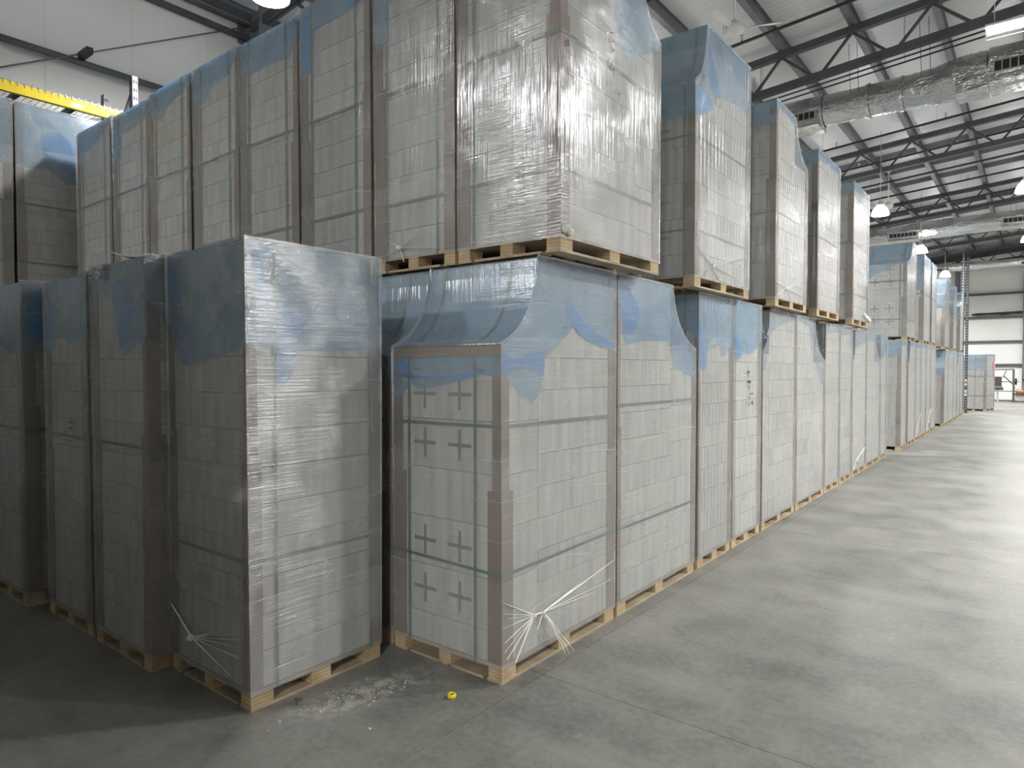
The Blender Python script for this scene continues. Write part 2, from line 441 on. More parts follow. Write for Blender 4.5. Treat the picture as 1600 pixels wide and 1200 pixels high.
def load(X0, X1, Y0, Y1, z0, H, label, group=None, rz=0.0, step=None, zl=None, yt=None, rib=False,
         hems=None, dark=None, courses=None, hz=(1.34, .58), vx=(.15, .78), vy=(), board='upper', crosses=True, edge=False, detail=2,
         film=None, bw=.07, faint=False):
    """hems/dark: world (Y,z) on the +X side 'px', (X,z) on the -Y side 'ny'."""
    hems = hems or {}; dark = dark or {}
    Y0 += .008; Y1 -= .022; X0 += .010
    ox, oy = (X0+X1)/2, (Y0+Y1)/2
    t = empty('wrapped_block_load', (ox, oy, z0), rz)
    tag(t, label, 'pallet load', group)
    x0, x1, y0, y1 = X0-ox, X1-ox, Y0-oy, Y1-oy
    yt_ = None if step is None else yt-oy
    zl_ = None if step is None else zl-z0
    # pallet: deck carrying nine blocks and base boards
    deck = MB().box(x0-.006, x1+.006, y0-.006, y1+.006, PH-.016, PH).build('pallet', M['plyboard'], t)
    if detail >= 1:
        for bx in (x0-.006+.045, 0, x1+.006-.045):
            for by in (y0-.006+.06, 0, y1+.006-.06):
                link('pallet_block', shared_box('pallet_block', .09, .12, PH-.030, M['ply']), deck, (bx, by, .014))
        for bx in (x0-.006+.05, 0, x1+.006-.05):
            link('base_board', shared_box('base_board', .10, y1-y0+.012, .014, M['plyboard']), deck, (bx, 0, 0))
        for by in (y0-.006+.05, y1+.006-.05):
            link('base_board', shared_box('base_board', (x1-x0+.012-.30)/2, .10, .0135, M['plyboard']), deck, ((x0+.044)/2+.05-.022+.0, by, 0))
            link('base_board', shared_box('base_board', (x1-x0+.012-.30)/2, .10, .0135, M['plyboard']), deck, ((x1-.044)/2-.05+.022-.0, by, 0))
    bm_ = M['block_rib'] if rib else M['block']
    zb = PH
    n = courses or max(3, round((H-.005-PH)/.1745)); hc = (H-.005-PH)/n
    gap = .004
    if step == 'N': ty0, ty1, ly0, ly1 = yt_, y1, y0, yt_
    elif step == 'S': ty0, ty1, ly0, ly1 = y0, yt_, yt_, y1
    else: ty0, ty1, ly0, ly1 = y0, y1, None, None
    if detail == 0:
        link('block', shared_box('block', x1-x0, ty1-ty0, H-.005-PH, bm_), t, (0, (ty0+ty1)/2, zb))
    else:
        for i in range(n):
            link('block', shared_box('block', x1-x0-.002*(i % 2), ty1-ty0-gap, hc-gap, bm_), t, (rnd.uniform(-.001,.001), (ty0+ty1)/2, zb+i*hc+gap/2))
    if ly0 is not None:
        zc = PH; hl = .277; lay = [.163] + [hl]*int((zl_-.005-PH-.163)/hl); lay.append(zl_-.005-PH-sum(lay))
        for i, hb_ in enumerate(lay):
            bl = link('block', shared_box('block', x1-x0-.004, ly1-ly0-gap, hb_-gap, bm_), t, (0, (ly0+ly1)/2, zc+gap/2)); zc += hb_
            if crosses and step == 'N' and detail >= 1 and 1 <= i <= 5 and i != 3 and hb_ > .2:
                for cx_ in (x0+.24*(x1-x0)/.8, x0+.505*(x1-x0)/.8):
                    link('cross_slot', shared_cross(), bl, (cx_, -(ly1-ly0-gap)/2, hb_*.5))
    # profiles along Y: list of (y, z)
    def prof(o, zbase, nb=9):
        ht = H+o
        if step is None: return [(y0-o, zbase), (y0-o, ht), (y1+o, ht), (y1+o, zbase)]
        def bez(pa, pc, pb): return [((1-s)**2*pa[0]+2*s*(1-s)*pc[0]+s*s*pb[0], (1-s)**2*pa[1]+2*s*(1-s)*pc[1]+s*s*pb[1]) for s in (i/nb for i in range(nb+1))]
        if step == 'N':
            pa, pb = (y0-o, zl_+o), (yt_-o, ht); pc = (yt_-o-.12*(yt_-y0), zl_+o+.10)
            return [(y0-o, zbase)] + bez(pa, pc, pb) + [(y1+o, ht), (y1+o, zbase)]
        pa, pb = (yt_+o, ht), (y1+o, zl_+o); pc = (yt_+o+.12*(y1-yt_), zl_+o+.10)
        return [(y0-o, zbase), (y0-o, ht)] + bez(pa, pc, pb) + [(y1+o, zbase)]
    # stretch film
    o = .013; P = prof(o, PH-.02); f = bmesh.new()
    L = [f.verts.new((x0-o, p[0], p[1])) for p in P]; Rr = [f.verts.new((x1+o, p[0], p[1])) for p in P]
    for i in range(len(P)-1): f.faces.new((L[i], Rr[i], Rr[i+1], L[i+1]))
    f.faces.new(Rr); f.faces.new(list(reversed(L)))
    f.normal_update()
    if detail >= 1:
        es = [e for e in f.edges if len(e.link_faces) == 2 and e.calc_face_angle(0) > .9]
        bmesh.ops.bevel(f, geom=es, offset=.011, segments=2, affect='EDGES', profile=.5, clamp_overlap=True)
    bmesh.ops.recalc_face_normals(f, faces=f.faces[:])
    me = bpy.data.meshes.new('stretch_film'); f.to_mesh(me); f.free()
    me.materials.append(film or (M['film_rib'] if rib else M['film']))
    fo = link('stretch_film', me, t)
    if detail == 0: return t
    # blue cover sheet: top, drape and the four sides down to an uneven hem
    o = .0065; c = MB(); PT = prof(o, 0)[1:-1]
    for i in range(len(PT)-1):
        a, b2 = PT[i], PT[i+1]; c.face([(x0-o, a[0], a[1]), (x1+o, a[0], a[1]), (x1+o, b2[0], b2[1]), (x0-o, b2[0], b2[1])])
    def hem_default(u0, u1, zt):
        k = rnd.randint(3, 5); d = rnd.uniform(.12, .45)
        return [(u0+(u1-u0)*i/k, zt-d-rnd.uniform(-.10, .16)) for i in range(k+1)]
    def loc_y(h): return [(min(max(p[0]-oy, y0-o), y1+o), min(p[1]-z0, H+o)) for p in h]
    def loc_x(h): return [(min(max(p[0]-ox, x0-o), x1+o), min(p[1]-z0, H+o)) for p in h]
    def zprof(y):
        for i in range(len(PT)-1):
            if PT[i][0] <= y <= PT[i+1][0] and PT[i+1][0] > PT[i][0]: return PT[i][1]+(PT[i+1][1]-PT[i][1])*(y-PT[i][0])/(PT[i+1][0]-PT[i][0])
        return PT[0][1] if y <= PT[0][0] else PT[-1][1]
    hp = loc_y(hems['px']) if 'px' in hems else hem_default(y0-o, y1+o, min(H, zl_ or H))
    hp = sorted(hp, key=lambda p: p[0]); hp[0] = (y0-o, hp[0][1]); hp[-1] = (y1+o, hp[-1][1])
    ysamp = sorted(set([p[0] for p in hp] + [p[0] for p in PT]))
    def lerp(h, y):
        for a, b2 in zip(h, h[1:]):
            if a[0] <= y <= b2[0]: return a[1] if b2[0] == a[0] else a[1]+(b2[1]-a[1])*(y-a[0])/(b2[0]-a[0])
        return h[-1][1]
    for a, b2 in zip(ysamp, ysamp[1:]):
        za, zb2 = zprof(a), zprof(b2); ha, hb = min(lerp(hp, a), za), min(lerp(hp, b2), zb2)
        c.face([(x1+o, a, ha), (x1+o, b2, hb), (x1+o, b2, zb2), (x1+o, a, za)])
    hn = loc_x(hems['ny']) if 'ny' in hems else hem_default(x0-o, x1+o, PT[0][1])
    hn = sorted(hn, key=lambda p: p[0]); hn[0] = (x0-o, hn[0][1]); hn[-1] = (x1+o, hn[-1][1])
    for a, b2 in zip(hn, hn[1:]):
        c.face([(a[0], y0-o, min(a[1], PT[0][1])), (b2[0], y0-o, min(b2[1], PT[0][1])), (b2[0], y0-o, PT[0][1]), (a[0], y0-o, PT[0][1])])
    zt_b = PT[-1][1]; c.face([(x1+o, y1+o, zt_b-.3), (x0-o, y1+o, zt_b-.35), (x0-o, y1+o, zt_b), (x1+o, y1+o, zt_b)])
    c.face([(x0-o, y1+o, PT[-1][1]-.3), (x0-o, y0-o, PT[0][1]-.3)] + [(x0-o, p[0], p[1]) for p in PT])
    o2 = .0078
    def smooth_poly(q):
        r = []
        for i in range(len(q)):
            a, b2 = q[i], q[(i+1) % len(q)]
            r += [(a[0]*.75+b2[0]*.25, a[1]*.75+b2[1]*.25), (a[0]*.25+b2[0]*.75, a[1]*.25+b2[1]*.75)]
        return r
    for q in dark.get('px', []): c.face([(x1+o2, y, z) for y, z in smooth_poly(loc_y(q))], 1)
    for q in dark.get('ny', []): c.face([(x, y0-o2, z) for x, z in smooth_poly(loc_x(q))], 1)
    c.build('cover_sheet', [M['blue0'] if faint else M['blue'], M['blue2']], t)
    # cardboard corner boards, two overlapping lengths at each visible corner
    if detail >= 1:
        th = .0035
        cs = [(x1, y0, -1, 1), (x0, y0, 1, 1), (x1, y1, -1, -1)] + ([(x0, y1, 1, -1)] if detail >= 2 else [])
        for cx_, cy_, sx, sy in cs:
            top = PT[0][1] if sy > 0 else PT[-1][1]
            zm = PH + (top-PH)*rnd.uniform(.45, .62)
            for (za, zb2, wd, e) in ((zm-.10, top-.012, bw*rnd.uniform(.85, 1.0), 0), (PH+.004, zm, bw*rnd.uniform(1.1, 1.35), .0012)):
                q = MB(); e0 = e
                xa, xb = sorted((cx_-sx*(th+e0)*1.0, cx_+sx*wd)); ya, yb = sorted((cy_-sy*(th+e0), cy_-sy*e0))
                q.box(xa, xb, ya, yb, za, zb2)
                xa, xb = sorted((cx_-sx*(th+e0), cx_-sx*e0)); ya, yb = sorted((cy_-sy*e0*0, cy_+sy*wd))
                q.box(xa, xb, ya, yb, za, zb2)
                q.build('corner_board', M['card'], t)
        if edge and step == 'N':
            q = MB(); q.box(x0-.006, x1+.006, y0-.0118, y0-.0095, zl_-.052, zl_+.008); q.box(x0-.006, x1+.006, y0-.0118, y0+.02, zl_+.008, zl_+.0095)
            tag(q.build('edge_board', M['card'], t), 'brown cardboard board along the top edge of the low front')
    # straps
    o = .009; sw = .017 if detail >= 2 else .022
    for u in vx:
        x = x0+(x1-x0)*u; pth = [(x, p[0], p[1]) for p in prof(o, PH-.016)]
        MB().ribbon(pth, (sw, 0, 0)).build('strap', M['strap'], t)
    for u in vy:
        y = y0+(y1-y0)*u
        MB().ribbon([(x0-o, y, PH), (x0-o, y, H+o), (x1+o, y, H+o), (x1+o, y, PH-.016)], (0, sw, 0)).build('strap', M['strap'], t)
    for z in hz:
        j = lambda: rnd.uniform(-.012, .012)
        ring = [(x0-o, y0-o, z+j()), (x1+o, y0-o, z+j()), (x1+o, y1+o, z+j()), (x0-o, y1+o, z+j())]
        MB().ribbon(ring+ring[:1], (0, 0, sw)).build('strap', M['strap'], t)
    return t
_cr = []
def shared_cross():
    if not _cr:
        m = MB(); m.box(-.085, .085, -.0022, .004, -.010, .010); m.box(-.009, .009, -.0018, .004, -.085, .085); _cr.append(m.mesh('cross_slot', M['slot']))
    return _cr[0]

def ridge(m, a, b, wa, wb, nrm, h=.006):
    """a raised crease of bunched film from a to b on a face with normal nrm"""
    a, b, nrm = Vector(a), Vector(b), Vector(nrm); d = (b-a).normalized(); s_ = d.cross(nrm).normalized()
    A = [a+s_*wa/2, a+nrm*min(h, wa), a-s_*wa/2]; B = [b+s_*wb/2, b+nrm*min(h, wb), b-s_*wb/2]
    m.face([A[0], A[1], B[1], B[0]]); m.face([A[1], A[2], B[2], B[1]])
def blob(m, c, r, seed):
    q = random.Random(seed); n, k = 7, 4
    pr = []
    for i in range(k+1):
        ph = math.pi*i/k; pr.append([(c[0]+r*q.uniform(.7,1.2)*math.sin(ph)*math.cos(2*math.pi*j/n), c[1]+r*q.uniform(.7,1.2)*math.sin(ph)*math.sin(2*math.pi*j/n), c[2]+r*math.cos(ph)*q.uniform(.8,1.1)) for j in range(n)])
    for a, b in zip(pr, pr[1:]):
        for j in range(n): m.face([a[j], a[(j+1) % n], b[(j+1) % n], b[j]])
def gather(root, side, plane, knot, rays, tail=None, knot_r=.02):
    """bunched film tied off in a knot; side 'px' uses (Y,z), 'ny' uses (X,z), world coordinates"""
    L = root.location; m = MB()
    if side == 'px': P = lambda p: (plane-L.x, p[0]-L.y, p[1]-L.z); nr = (1,0,0)
    else: P = lambda p: (p[0]-L.x, plane-L.y, p[1]-L.z); nr = (0,-1,0)
    for p, wa, wb in rays: ridge(m, P(knot), P(p), wa, wb, nr)
    k = Vector(P(knot)) + Vector(nr)*.006; blob(m, k, knot_r, 3)
    tag(m.build('film_gather', M['strand'], root), 'bunched film pulled into a star of creases')
    if tail:
        m = MB(); tp = [Vector(P(p)) + Vector(nr)*(.008+.02*i) for i, p in enumerate(tail)]
        for q, dx in ((0, 0), (1, .012), (2, -.008)):
            m.tube([p+Vector((0, dx*i, 0)) for i, p in enumerate(tp)], [.006]+[.004]*(len(tp)-2)+[.002], 5)
        tag(m.build('film_tail', M['strand'], root), 'loose twisted tail of film hanging from the knot')
def writing(root, side, plane, strokes, wd=.007):
    L = root.location; m = MB()
    for s_ in strokes:
        for a, b in zip(s_, s_[1:]):
            a, b = Vector(a), Vector(b); d = (b-a); 
            if d.length < 1e-5: continue
            d.normalize(); n_ = Vector((-d.y, d.x))*wd/2; a = a-d*wd*.3; b = b+d*wd*.3
            q = [a-n_, a+n_, b+n_, b-n_]
            m.face([(plane-L.x, p.x-L.y, p.y-L.z) if side == 'px' else (p.x-L.x, plane-L.y, p.y-L.z) for p in q])
    tag(m.build('handwriting', M['ink'], root), 'black hand-written marker numbers', kind='stuff')

ZU = 2.276           # where the upper level stands
HL = 2.25; HU = 2.005
GF = 'single loads standing in the shaded front row'
p1 = load(-3.72, -2.94, 1.73, 2.55, 0, HL, 'nearest floor load, silvery glare and deep blue tongue on its bright side face', GF,
     hz=(.72,), vx=(), vy=(.17, .92), bw=.045, film=M['film_silver'],
     hems={'px': [(1.73,1.756),(1.85,1.743),(2.04,1.738),(2.31,1.74),(2.58,1.76)], 'ny': [(-3.72,1.911),(-3.66,1.753),(-3.55,1.66),(-3.4,1.666),(-3.21,1.71),(-2.94,1.756)]},
     dark={'px': [[(1.75,2.24),(1.79,2.209),(1.82,2.097),(1.81,1.989),(1.92,1.966),(2.03,1.91),(2.04,1.862),(2.0,1.795),(1.99,1.698),(1.97,1.608),(1.91,1.558),(1.88,1.603),(1.86,1.744),(1.85,1.914),(1.79,1.971)]],
           'ny': [[(-3.7,2.204),(-3.62,2.179),(-3.58,2.006),(-3.51,1.835),(-3.43,1.673),(-3.55,1.66),(-3.64,1.736),(-3.7,1.91)]]})
gather(p1, 'ny', 1.716, (-3.47,.237), [((-3.69,.368),.014,.006),((-3.18,.336),.012,.003),((-3.0,.373),.006,.002),((-2.98,.346),.005,.002),((-2.99,.307),.006,.002),((-3.08,.139),.010,.003),((-3.64,.144),.005,.002),((-3.0,.25),.005,.002)])
p2 = load(-4.47, -3.75, 1.63, 2.42, 0, HL-.01, 'shaded floor load with a loose film flap and white film knot on its top edge', GF,
     hz=(1.22,), vx=(), vy=(.5,),
     hems={'ny': [(-4.48,2.13),(-4.18,2.035),(-4.1,1.813),(-4.06,1.711),(-3.92,1.756),(-3.78,1.805),(-3.74,1.821)], 'px': [(1.63,2.01),(1.68,1.978),(1.76,1.80),(2.42,1.76)]},
     dark={'ny': [[(-4.2,2.1),(-4.0,2.17),(-3.9,2.0),(-3.95,1.85),(-4.06,1.72),(-4.12,1.85)]], 'px': [[(1.72,2.2),(2.0,2.2),(2.0,1.9),(1.8,1.85)]]})
m = MB()
for i in range(8):
    a, b_ = i/8, (i+1)/8
    q = lambda s_: (-4.30+.53*s_, 1.66-.02*math.sin(3*s_), HL+.004+.085*(1-s_)**2*(1 if s_ > 0 else 1)-.0)
    pa, pb = Vector(q(a)), Vector(q(b_)); L = p2.location
    m.face([pa-L, pb-L, pb-L+Vector((0,.16,-.02)), pa-L+Vector((.02,.13,-.03))])
m.build('film_flap', M['strand'], p2)
m = MB(); blob(m, Vector((-4.28,1.61,2.235))-p2.location, .022, 4); blob(m, Vector((-4.29,1.605,2.20))-p2.location, .018, 5); blob(m, Vector((-4.31,1.603,2.17))-p2.location, .014, 6)
m.build('film_knot', M['strand'], p2)
p3 = load(-5.25, -4.53, 1.63, 2.42, 0, HL-.04, 'shaded floor load marked with small dark writing, beside the load with the loose film flap', GF,
     hz=(1.22,), vx=(.86,), hems={'ny': [(-5.26,1.715),(-5.05,1.838),(-4.92,1.835),(-4.84,1.792),(-4.71,1.809),(-4.53,1.844)]},
     dark={'ny': [[(-5.25,2.15),(-5.12,2.1),(-5.1,1.9),(-5.15,1.76),(-5.25,1.72)]]})
writing(p3, 'ny', 1.615, [[(-4.81,1.315),(-4.82,1.303),(-4.79,1.305),(-4.79,1.314),(-4.75,1.317)],[(-4.79,1.302),(-4.76,1.306)],[(-4.81,1.277),(-4.8,1.273),(-4.77,1.267)],[(-4.77,1.279),(-4.79,1.268),(-4.82,1.268)],[(-4.77,1.263),(-4.78,1.248)],[(-4.83,1.196),(-4.83,1.178)],[(-4.79,1.193),(-4.77,1.196)],[(-4.79,1.189),(-4.79,1.164)]], .006)
p4 = load(-6.2, -5.46, 1.56, 2.36, 0, HL-.02, 'darkest floor load at the left edge, glossy wrap with reflections of the dim aisle', GF,
     hz=(1.22,), vx=(.86,), hems={'ny': [(-6.2,1.80),(-5.91,1.812),(-5.73,1.741),(-5.53,1.78),(-5.46,1.779)], 'px': [(1.56,1.77),(1.69,1.762),(2.36,1.76)]},
     dark={'px': [[(1.58,2.2),(1.9,2.2),(1.9,1.8),(1.6,1.8)]]})

# ---- long lower row along the aisle
GL = 'lower level loads along the aisle'
XA = -2.17
A = load(-2.98, XA, 2.685, 3.875, 0, HL, 'lower corner load with cross slots, a draped film top and green straps', GL, step='N', zl=1.762, yt=3.015, edge=True,
     hems={'ny': [(-2.96,1.50),(-2.94,1.463),(-2.84,1.558),(-2.78,1.537),(-2.71,1.534),(-2.54,1.562),(-2.38,1.599),(-2.3,1.616),(-2.2,1.6)],
           'px': [(2.63,1.65),(2.73,1.593),(2.86,1.513),(2.96,1.454),(3.03,1.519),(3.06,1.614),(3.07,1.697),(3.23,1.798),(3.37,1.897),(3.44,1.854),(3.63,1.81),(3.88,1.776)]},
     dark={'ny': [[(-2.94,1.721),(-2.9,1.706),(-2.84,1.632),(-2.77,1.537),(-2.8,1.558),(-2.84,1.595),(-2.94,1.616)],[(-2.94,1.62),(-2.64,1.604),(-2.45,1.612),(-2.35,1.633),(-2.28,1.65),(-2.28,1.62),(-2.45,1.584),(-2.64,1.582),(-2.94,1.594)]],
           'px': [[(2.69,1.748),(2.78,1.7),(2.89,1.726),(3.06,1.757),(3.07,1.632),(3.03,1.561),(3.01,1.65),(2.78,1.65),(2.73,1.6),(2.69,1.65)],[(3.28,2.06),(3.37,2.011),(3.51,1.904),(3.87,1.796),(3.87,1.772),(3.63,1.79),(3.44,1.843),(3.35,1.915),(3.3,1.968)]]})
gather(A, 'px', -2.155, (2.96,.290), [((2.68,.436),.012,.003),((2.685,.374),.006,.002),((2.685,.30),.006,.002),((2.70,.22),.008,.003),((2.72,.127),.012,.004),((2.79,.085),.022,.006),((3.04,.282),.012,.012),((2.72,.34),.004,.002),((2.7,.17),.005,.002)], knot_r=.012)
gather(A, 'px', -2.155, (3.04,.282), [((3.85,.395),.012,.003),((3.42,.347),.010,.004),((3.81,.277),.006,.002),((3.61,.247),.006,.002),((2.99,.20),.012,.010)], [(3.05,.27),(3.09,.212),(3.13,.13),(3.16,.08),(3.18,.02)], knot_r=.012)
Bb = load(-2.96, XA, 3.90, 5.18, 0, HL, 'second lower load from the corner, wrap sloping down at its far end', GL, bw=.035, step='S', zl=1.785, yt=4.72, hz=(1.40, .58), vx=(),
     hems={'px': [(3.89,2.006),(3.97,1.884),(4.02,1.809),(4.32,1.844),(4.7,1.852),(4.77,1.674),(4.93,1.615),(5.18,1.573)]},
     dark={'px': [[(3.9,2.237),(4.08,2.17),(4.21,2.048),(4.16,1.914),(4.02,1.878),(3.95,1.968)]]})
Cc = load(-2.97, XA, 5.24, 6.0, 0, HL-.005, 'third lower load from the corner, dark blue cover patch over ribbed blocks', GL, bw=.035, rib=True, hz=(), vx=(.86,),
     hems={'px': [(5.17,1.635),(5.4,1.639),(5.42,1.794),(5.71,1.845),(5.74,1.756),(5.85,1.758),(6.0,1.85)]}, dark={'px': [[(5.26,2.183),(5.27,1.985),(5.41,1.81),(5.4,1.645),(5.26,1.64)]]})
Dd = load(-2.97, XA, 6.02, 6.82, 0, HL, 'fourth lower load from the corner, with marker numbers written down its side', GL, bw=.035, hz=(), vy=(.08, .92), vx=(),
     hems={'px': [(6.0,1.85),(6.08,1.778),(6.18,1.715),(6.26,1.781),(6.56,1.787),(6.85,1.894)]}, dark={'px': [[(6.04,2.051),(6.14,1.926),(6.26,1.787),(6.18,1.721),(6.06,1.795)]]})
writing(Dd, 'px', XA+.015, [[(6.43,1.627),(6.43,1.574)],[(6.39,1.61),(6.46,1.613)],[(6.39,1.513),(6.43,1.523),(6.46,1.504),(6.49,1.522),(6.45,1.528)],[(6.44,1.487),(6.46,1.466),(6.44,1.456)],[(6.44,1.441),(6.44,1.433)],[(6.45,1.402),(6.47,1.399)],[(6.51,1.403),(6.56,1.403)],[(6.45,1.374),(6.47,1.363)],[(6.44,1.334),(6.44,1.293)],[(6.55,1.33),(6.52,1.315),(6.56,1.311)],[(6.55,1.324),(6.56,1.29)]], .011)
Ee = load(-2.97, XA, 6.86, 8.06, 0, HL-.01, 'fifth lower load from the corner, bright wrinkled film over its notched near end', GL, bw=.035, faint=True, step='N', zl=1.80, yt=7.10, rib=True, hz=(), vx=(.2,),
     hems={'px': [(6.86,1.62),(7.0,1.66),(7.1,2.0),(7.4,2.1),(8.06,2.2)]})
Ff = load(-2.97, XA, 8.08, 9.40, 0, HL-.01, 'sixth lower load from the corner, rounded notch at its far top', GL, bw=.035, faint=True, step='S', zl=1.725, yt=8.85, rib=True, hz=(), vx=(),
     hems={'px': [(8.08,2.2),(8.6,2.15),(8.9,1.75),(9.2,1.45),(9.4,1.42)]})
Gg = load(-2.97, XA, 9.42, 10.25, 0, HL-.03, 'seventh lower load from the corner, plain grey wrap below the fourth upper load', GL, bw=.035, faint=True, rib=True, hz=(), vx=(.85,), hems={'px': [(9.42,2.1),(10.25,2.15)]})
Hh = load(-2.97, XA, 10.27, 11.05, 0, HL-.03, 'eighth lower load from the corner, narrow with a yellowish stain under its wrap', GL, bw=.035, faint=True, rib=True, hz=(), vx=(), hems={'px': [(10.27,2.1),(11.05,2.15)]})
I1 = load(-2.97, XA, 11.08, 12.13, 0, HL-.03, 'ninth lower load from the corner, a notched near end and bright creases', GL, bw=.035, faint=True, step='N', zl=1.78, yt=11.27, hz=(), vx=(.3,), hems={'px': [(11.08,1.6),(11.3,1.95),(12.13,2.1)]})
I2 = load(-2.97, XA, 12.15, 13.38, 0, HL-.03, 'tenth lower load from the corner, tied film star at its base and notched far end', GL, bw=.035, faint=True, step='S', zl=1.76, yt=12.82, hz=(), vx=(), hems={'px': [(12.15,2.1),(12.8,2.1),(13.0,1.7),(13.38,1.7)]})
gather(I1, 'px', -2.155, (11.34,.226), [((12.0,.365),.02,.006),((11.16,.11),.03,.006),((11.95,.12),.012,.004),((11.6,.11),.010,.004)])
Jj = load(-2.97, XA-.005, 13.42, 14.10, 0, HL-.01, 'last lower load before the gap, narrow with a blue topped near face', GL, hz=(), vx=(.5,))
# neighbours of the corner load, mostly behind the front row
GB = 'lower level loads behind the shaded front row'
A2 = load(-3.79, -3.01, 2.69, 3.875, 0, HL, 'draped blue topped load seen through the gap between the front load and the corner load', GB, step='N', zl=1.72, yt=3.03,
          hems={'ny': [(-3.79,1.5),(-3.0,1.55)]})
for i, xx in enumerate((-3.83, -4.64, -5.45, -6.26, -7.07, -7.88)):
    load(xx-.78, xx, 3.0, 3.875, 0, HL, 'hidden lower load under the %s upper load from the corner' % ('third', 'fourth', 'fifth', 'sixth', 'seventh', 'leftmost')[i], GB, detail=0)
# ---- upper row facing the camera, and along the aisle
GU = 'upper level loads facing the camera'
U1 = load(-2.755, -2.02, 3.0, 4.20, ZU, HU+.05, 'upper corner load with marker numbers and a curved light blue top', GU, step='S', zl=3.80, yt=3.86, hz=(1.17, .45), vx=(.16,), courses=11,
     hems={'px': [(3.0,4.33),(3.45,4.32),(3.47,4.025),(3.59,3.739),(3.72,3.53),(3.92,3.647),(4.2,3.77)], 'ny': [(-2.75,3.90),(-2.68,3.9),(-2.65,3.981),(-2.53,4.063),(-2.04,4.112)]})
writing(U1, 'px', -2.02+.0145, [[(3.52,3.644),(3.54,3.626)],[(3.51,3.627),(3.56,3.643)],[(3.51,3.597),(3.49,3.574),(3.5,3.565),(3.54,3.587),(3.56,3.585)],[(3.52,3.557),(3.53,3.561),(3.52,3.542),(3.53,3.543),(3.53,3.534),(3.56,3.544),(3.53,3.518)],[(3.49,3.462),(3.49,3.417)],[(3.54,3.468),(3.51,3.427),(3.5,3.41),(3.53,3.415),(3.53,3.429),(3.51,3.423)],[(3.56,3.436),(3.54,3.42),(3.55,3.418),(3.56,3.431),(3.55,3.374)],[(3.48,3.343),(3.48,3.302)],[(3.51,3.335),(3.52,3.327)],[(3.59,3.333),(3.58,3.289)],[(3.61,3.32),(3.61,3.297),(3.64,3.31)],[(3.63,3.327),(3.62,3.262)],[(3.03,3.393),(3.05,3.408),(3.07,3.412),(3.07,3.399),(3.06,3.379),(3.03,3.372),(3.03,3.386),(3.04,3.399)],[(3.04,3.384),(3.05,3.396),(3.05,3.398),(3.06,3.385)]], .004)
blb = MB(); blob(blb, Vector((-2.0,3.03,2.40))-U1.location, .03, 9); blob(blb, Vector((-2.0,3.07,2.385))-U1.location, .024, 10); blb.build('film_knot', M['strand'], U1)
ul = [(-3.505, -2.785, [(-3.5,3.8),(-3.37,3.764),(-3.365,4.011),(-3.25,4.054),(-2.8,4.101)], 'upper load next to the corner load, with a film star low on its face'),
      (-4.325, -3.55, [(-4.33,3.8),(-4.2,3.785),(-4.17,4.112),(-3.87,4.109),(-3.67,4.129),(-3.53,4.17)], 'third upper load from the corner, a blue strip down its left edge'),
      (-5.165, -4.365, [(-5.16,4.029),(-4.92,4.007),(-4.74,4.018),(-4.49,3.995),(-4.34,4.141)], 'fourth upper load from the corner, broad blue band across its top'),
      (-5.93, -5.19, [(-5.93,3.99),(-5.73,3.959),(-5.67,4.055),(-5.41,4.095),(-5.17,4.238)], 'fifth upper load from the corner, film wedge showing on its right edge'),
      (-6.785, -5.99, [(-6.78,4.086),(-6.57,3.981),(-6.41,4.094),(-5.95,4.209)], 'sixth upper load from the corner, dark gap and white tuft at its top right'),
      (-7.61, -6.81, [(-7.6,3.816),(-7.45,3.787),(-7.41,4.04),(-7.11,4.04),(-6.79,4.123)], 'seventh upper load from the corner, yellow rack beam ending behind its top'),
      (-8.58, -7.66, [(-8.58,4.074),(-8.22,4.039),(-7.75,4.212),(-7.61,4.148)], 'leftmost upper load of the row facing the camera, blue rounded top corner')]
for i, (a, b_, hm, lb) in enumerate(ul):
    u = load(a, b_, 3.0, 4.20, ZU, HU + (.0, .01, -.01, .0, .0, -.03, .0)[i], lb, GU, hz=(1.17, .45), vx=(.15, .80), courses=11, hems={'ny': hm},
             dark={'ny': [[(p[0]+.01, p[1]+.02), (p[0]+.12, p[1]+.03), (p[0]+.13, 4.22), (p[0]+.01, 4.24)] for p in hm[:1]] if i in (1, 5) else []})
    if i == 0:
        gather(u, 'ny', 2.986, (-3.25,2.423), [((-3.37,2.487),.010,.003),((-3.07,2.491),.008,.002),((-3.37,2.377),.006,.002),((-3.21,2.33),.012,.006),((-2.88,2.38),.005,.002)])
GA = 'upper level loads along the aisle'
U2 = load(-2.87, -2.08, 4.93, 6.17, ZU, HU+.06, 'upper aisle load with vivid blue folded cover draped over its low front', GA, step='N', zl=3.833, yt=5.16, rib=True, hz=(1.17, .45), vx=(.3, .9),
     hems={'ny': [(-2.9,3.63),(-2.44,3.616),(-2.27,3.609),(-2.08,3.603)], 'px': [(4.89,3.567),(5.28,3.724),(5.3,3.789),(5.41,3.864),(5.74,3.916),(6.17,3.936)]},
     dark={'px': [[(4.93,3.80),(5.05,3.835),(5.27,3.781),(5.29,3.714),(4.93,3.580)],[(5.18,4.254),(5.26,4.134),(5.35,4.02),(5.43,3.935),(5.35,3.831),(5.24,3.873),(5.19,4.006)]]})
gather(U2, 'px', -2.065, (5.26,2.468), [((4.95,2.583),.010,.003),((6.1,2.644),.010,.003),((4.97,2.375),.010,.003),((5.08,2.372),.008,.003),((5.4,2.37),.014,.006),((5.9,2.42),.006,.002)])
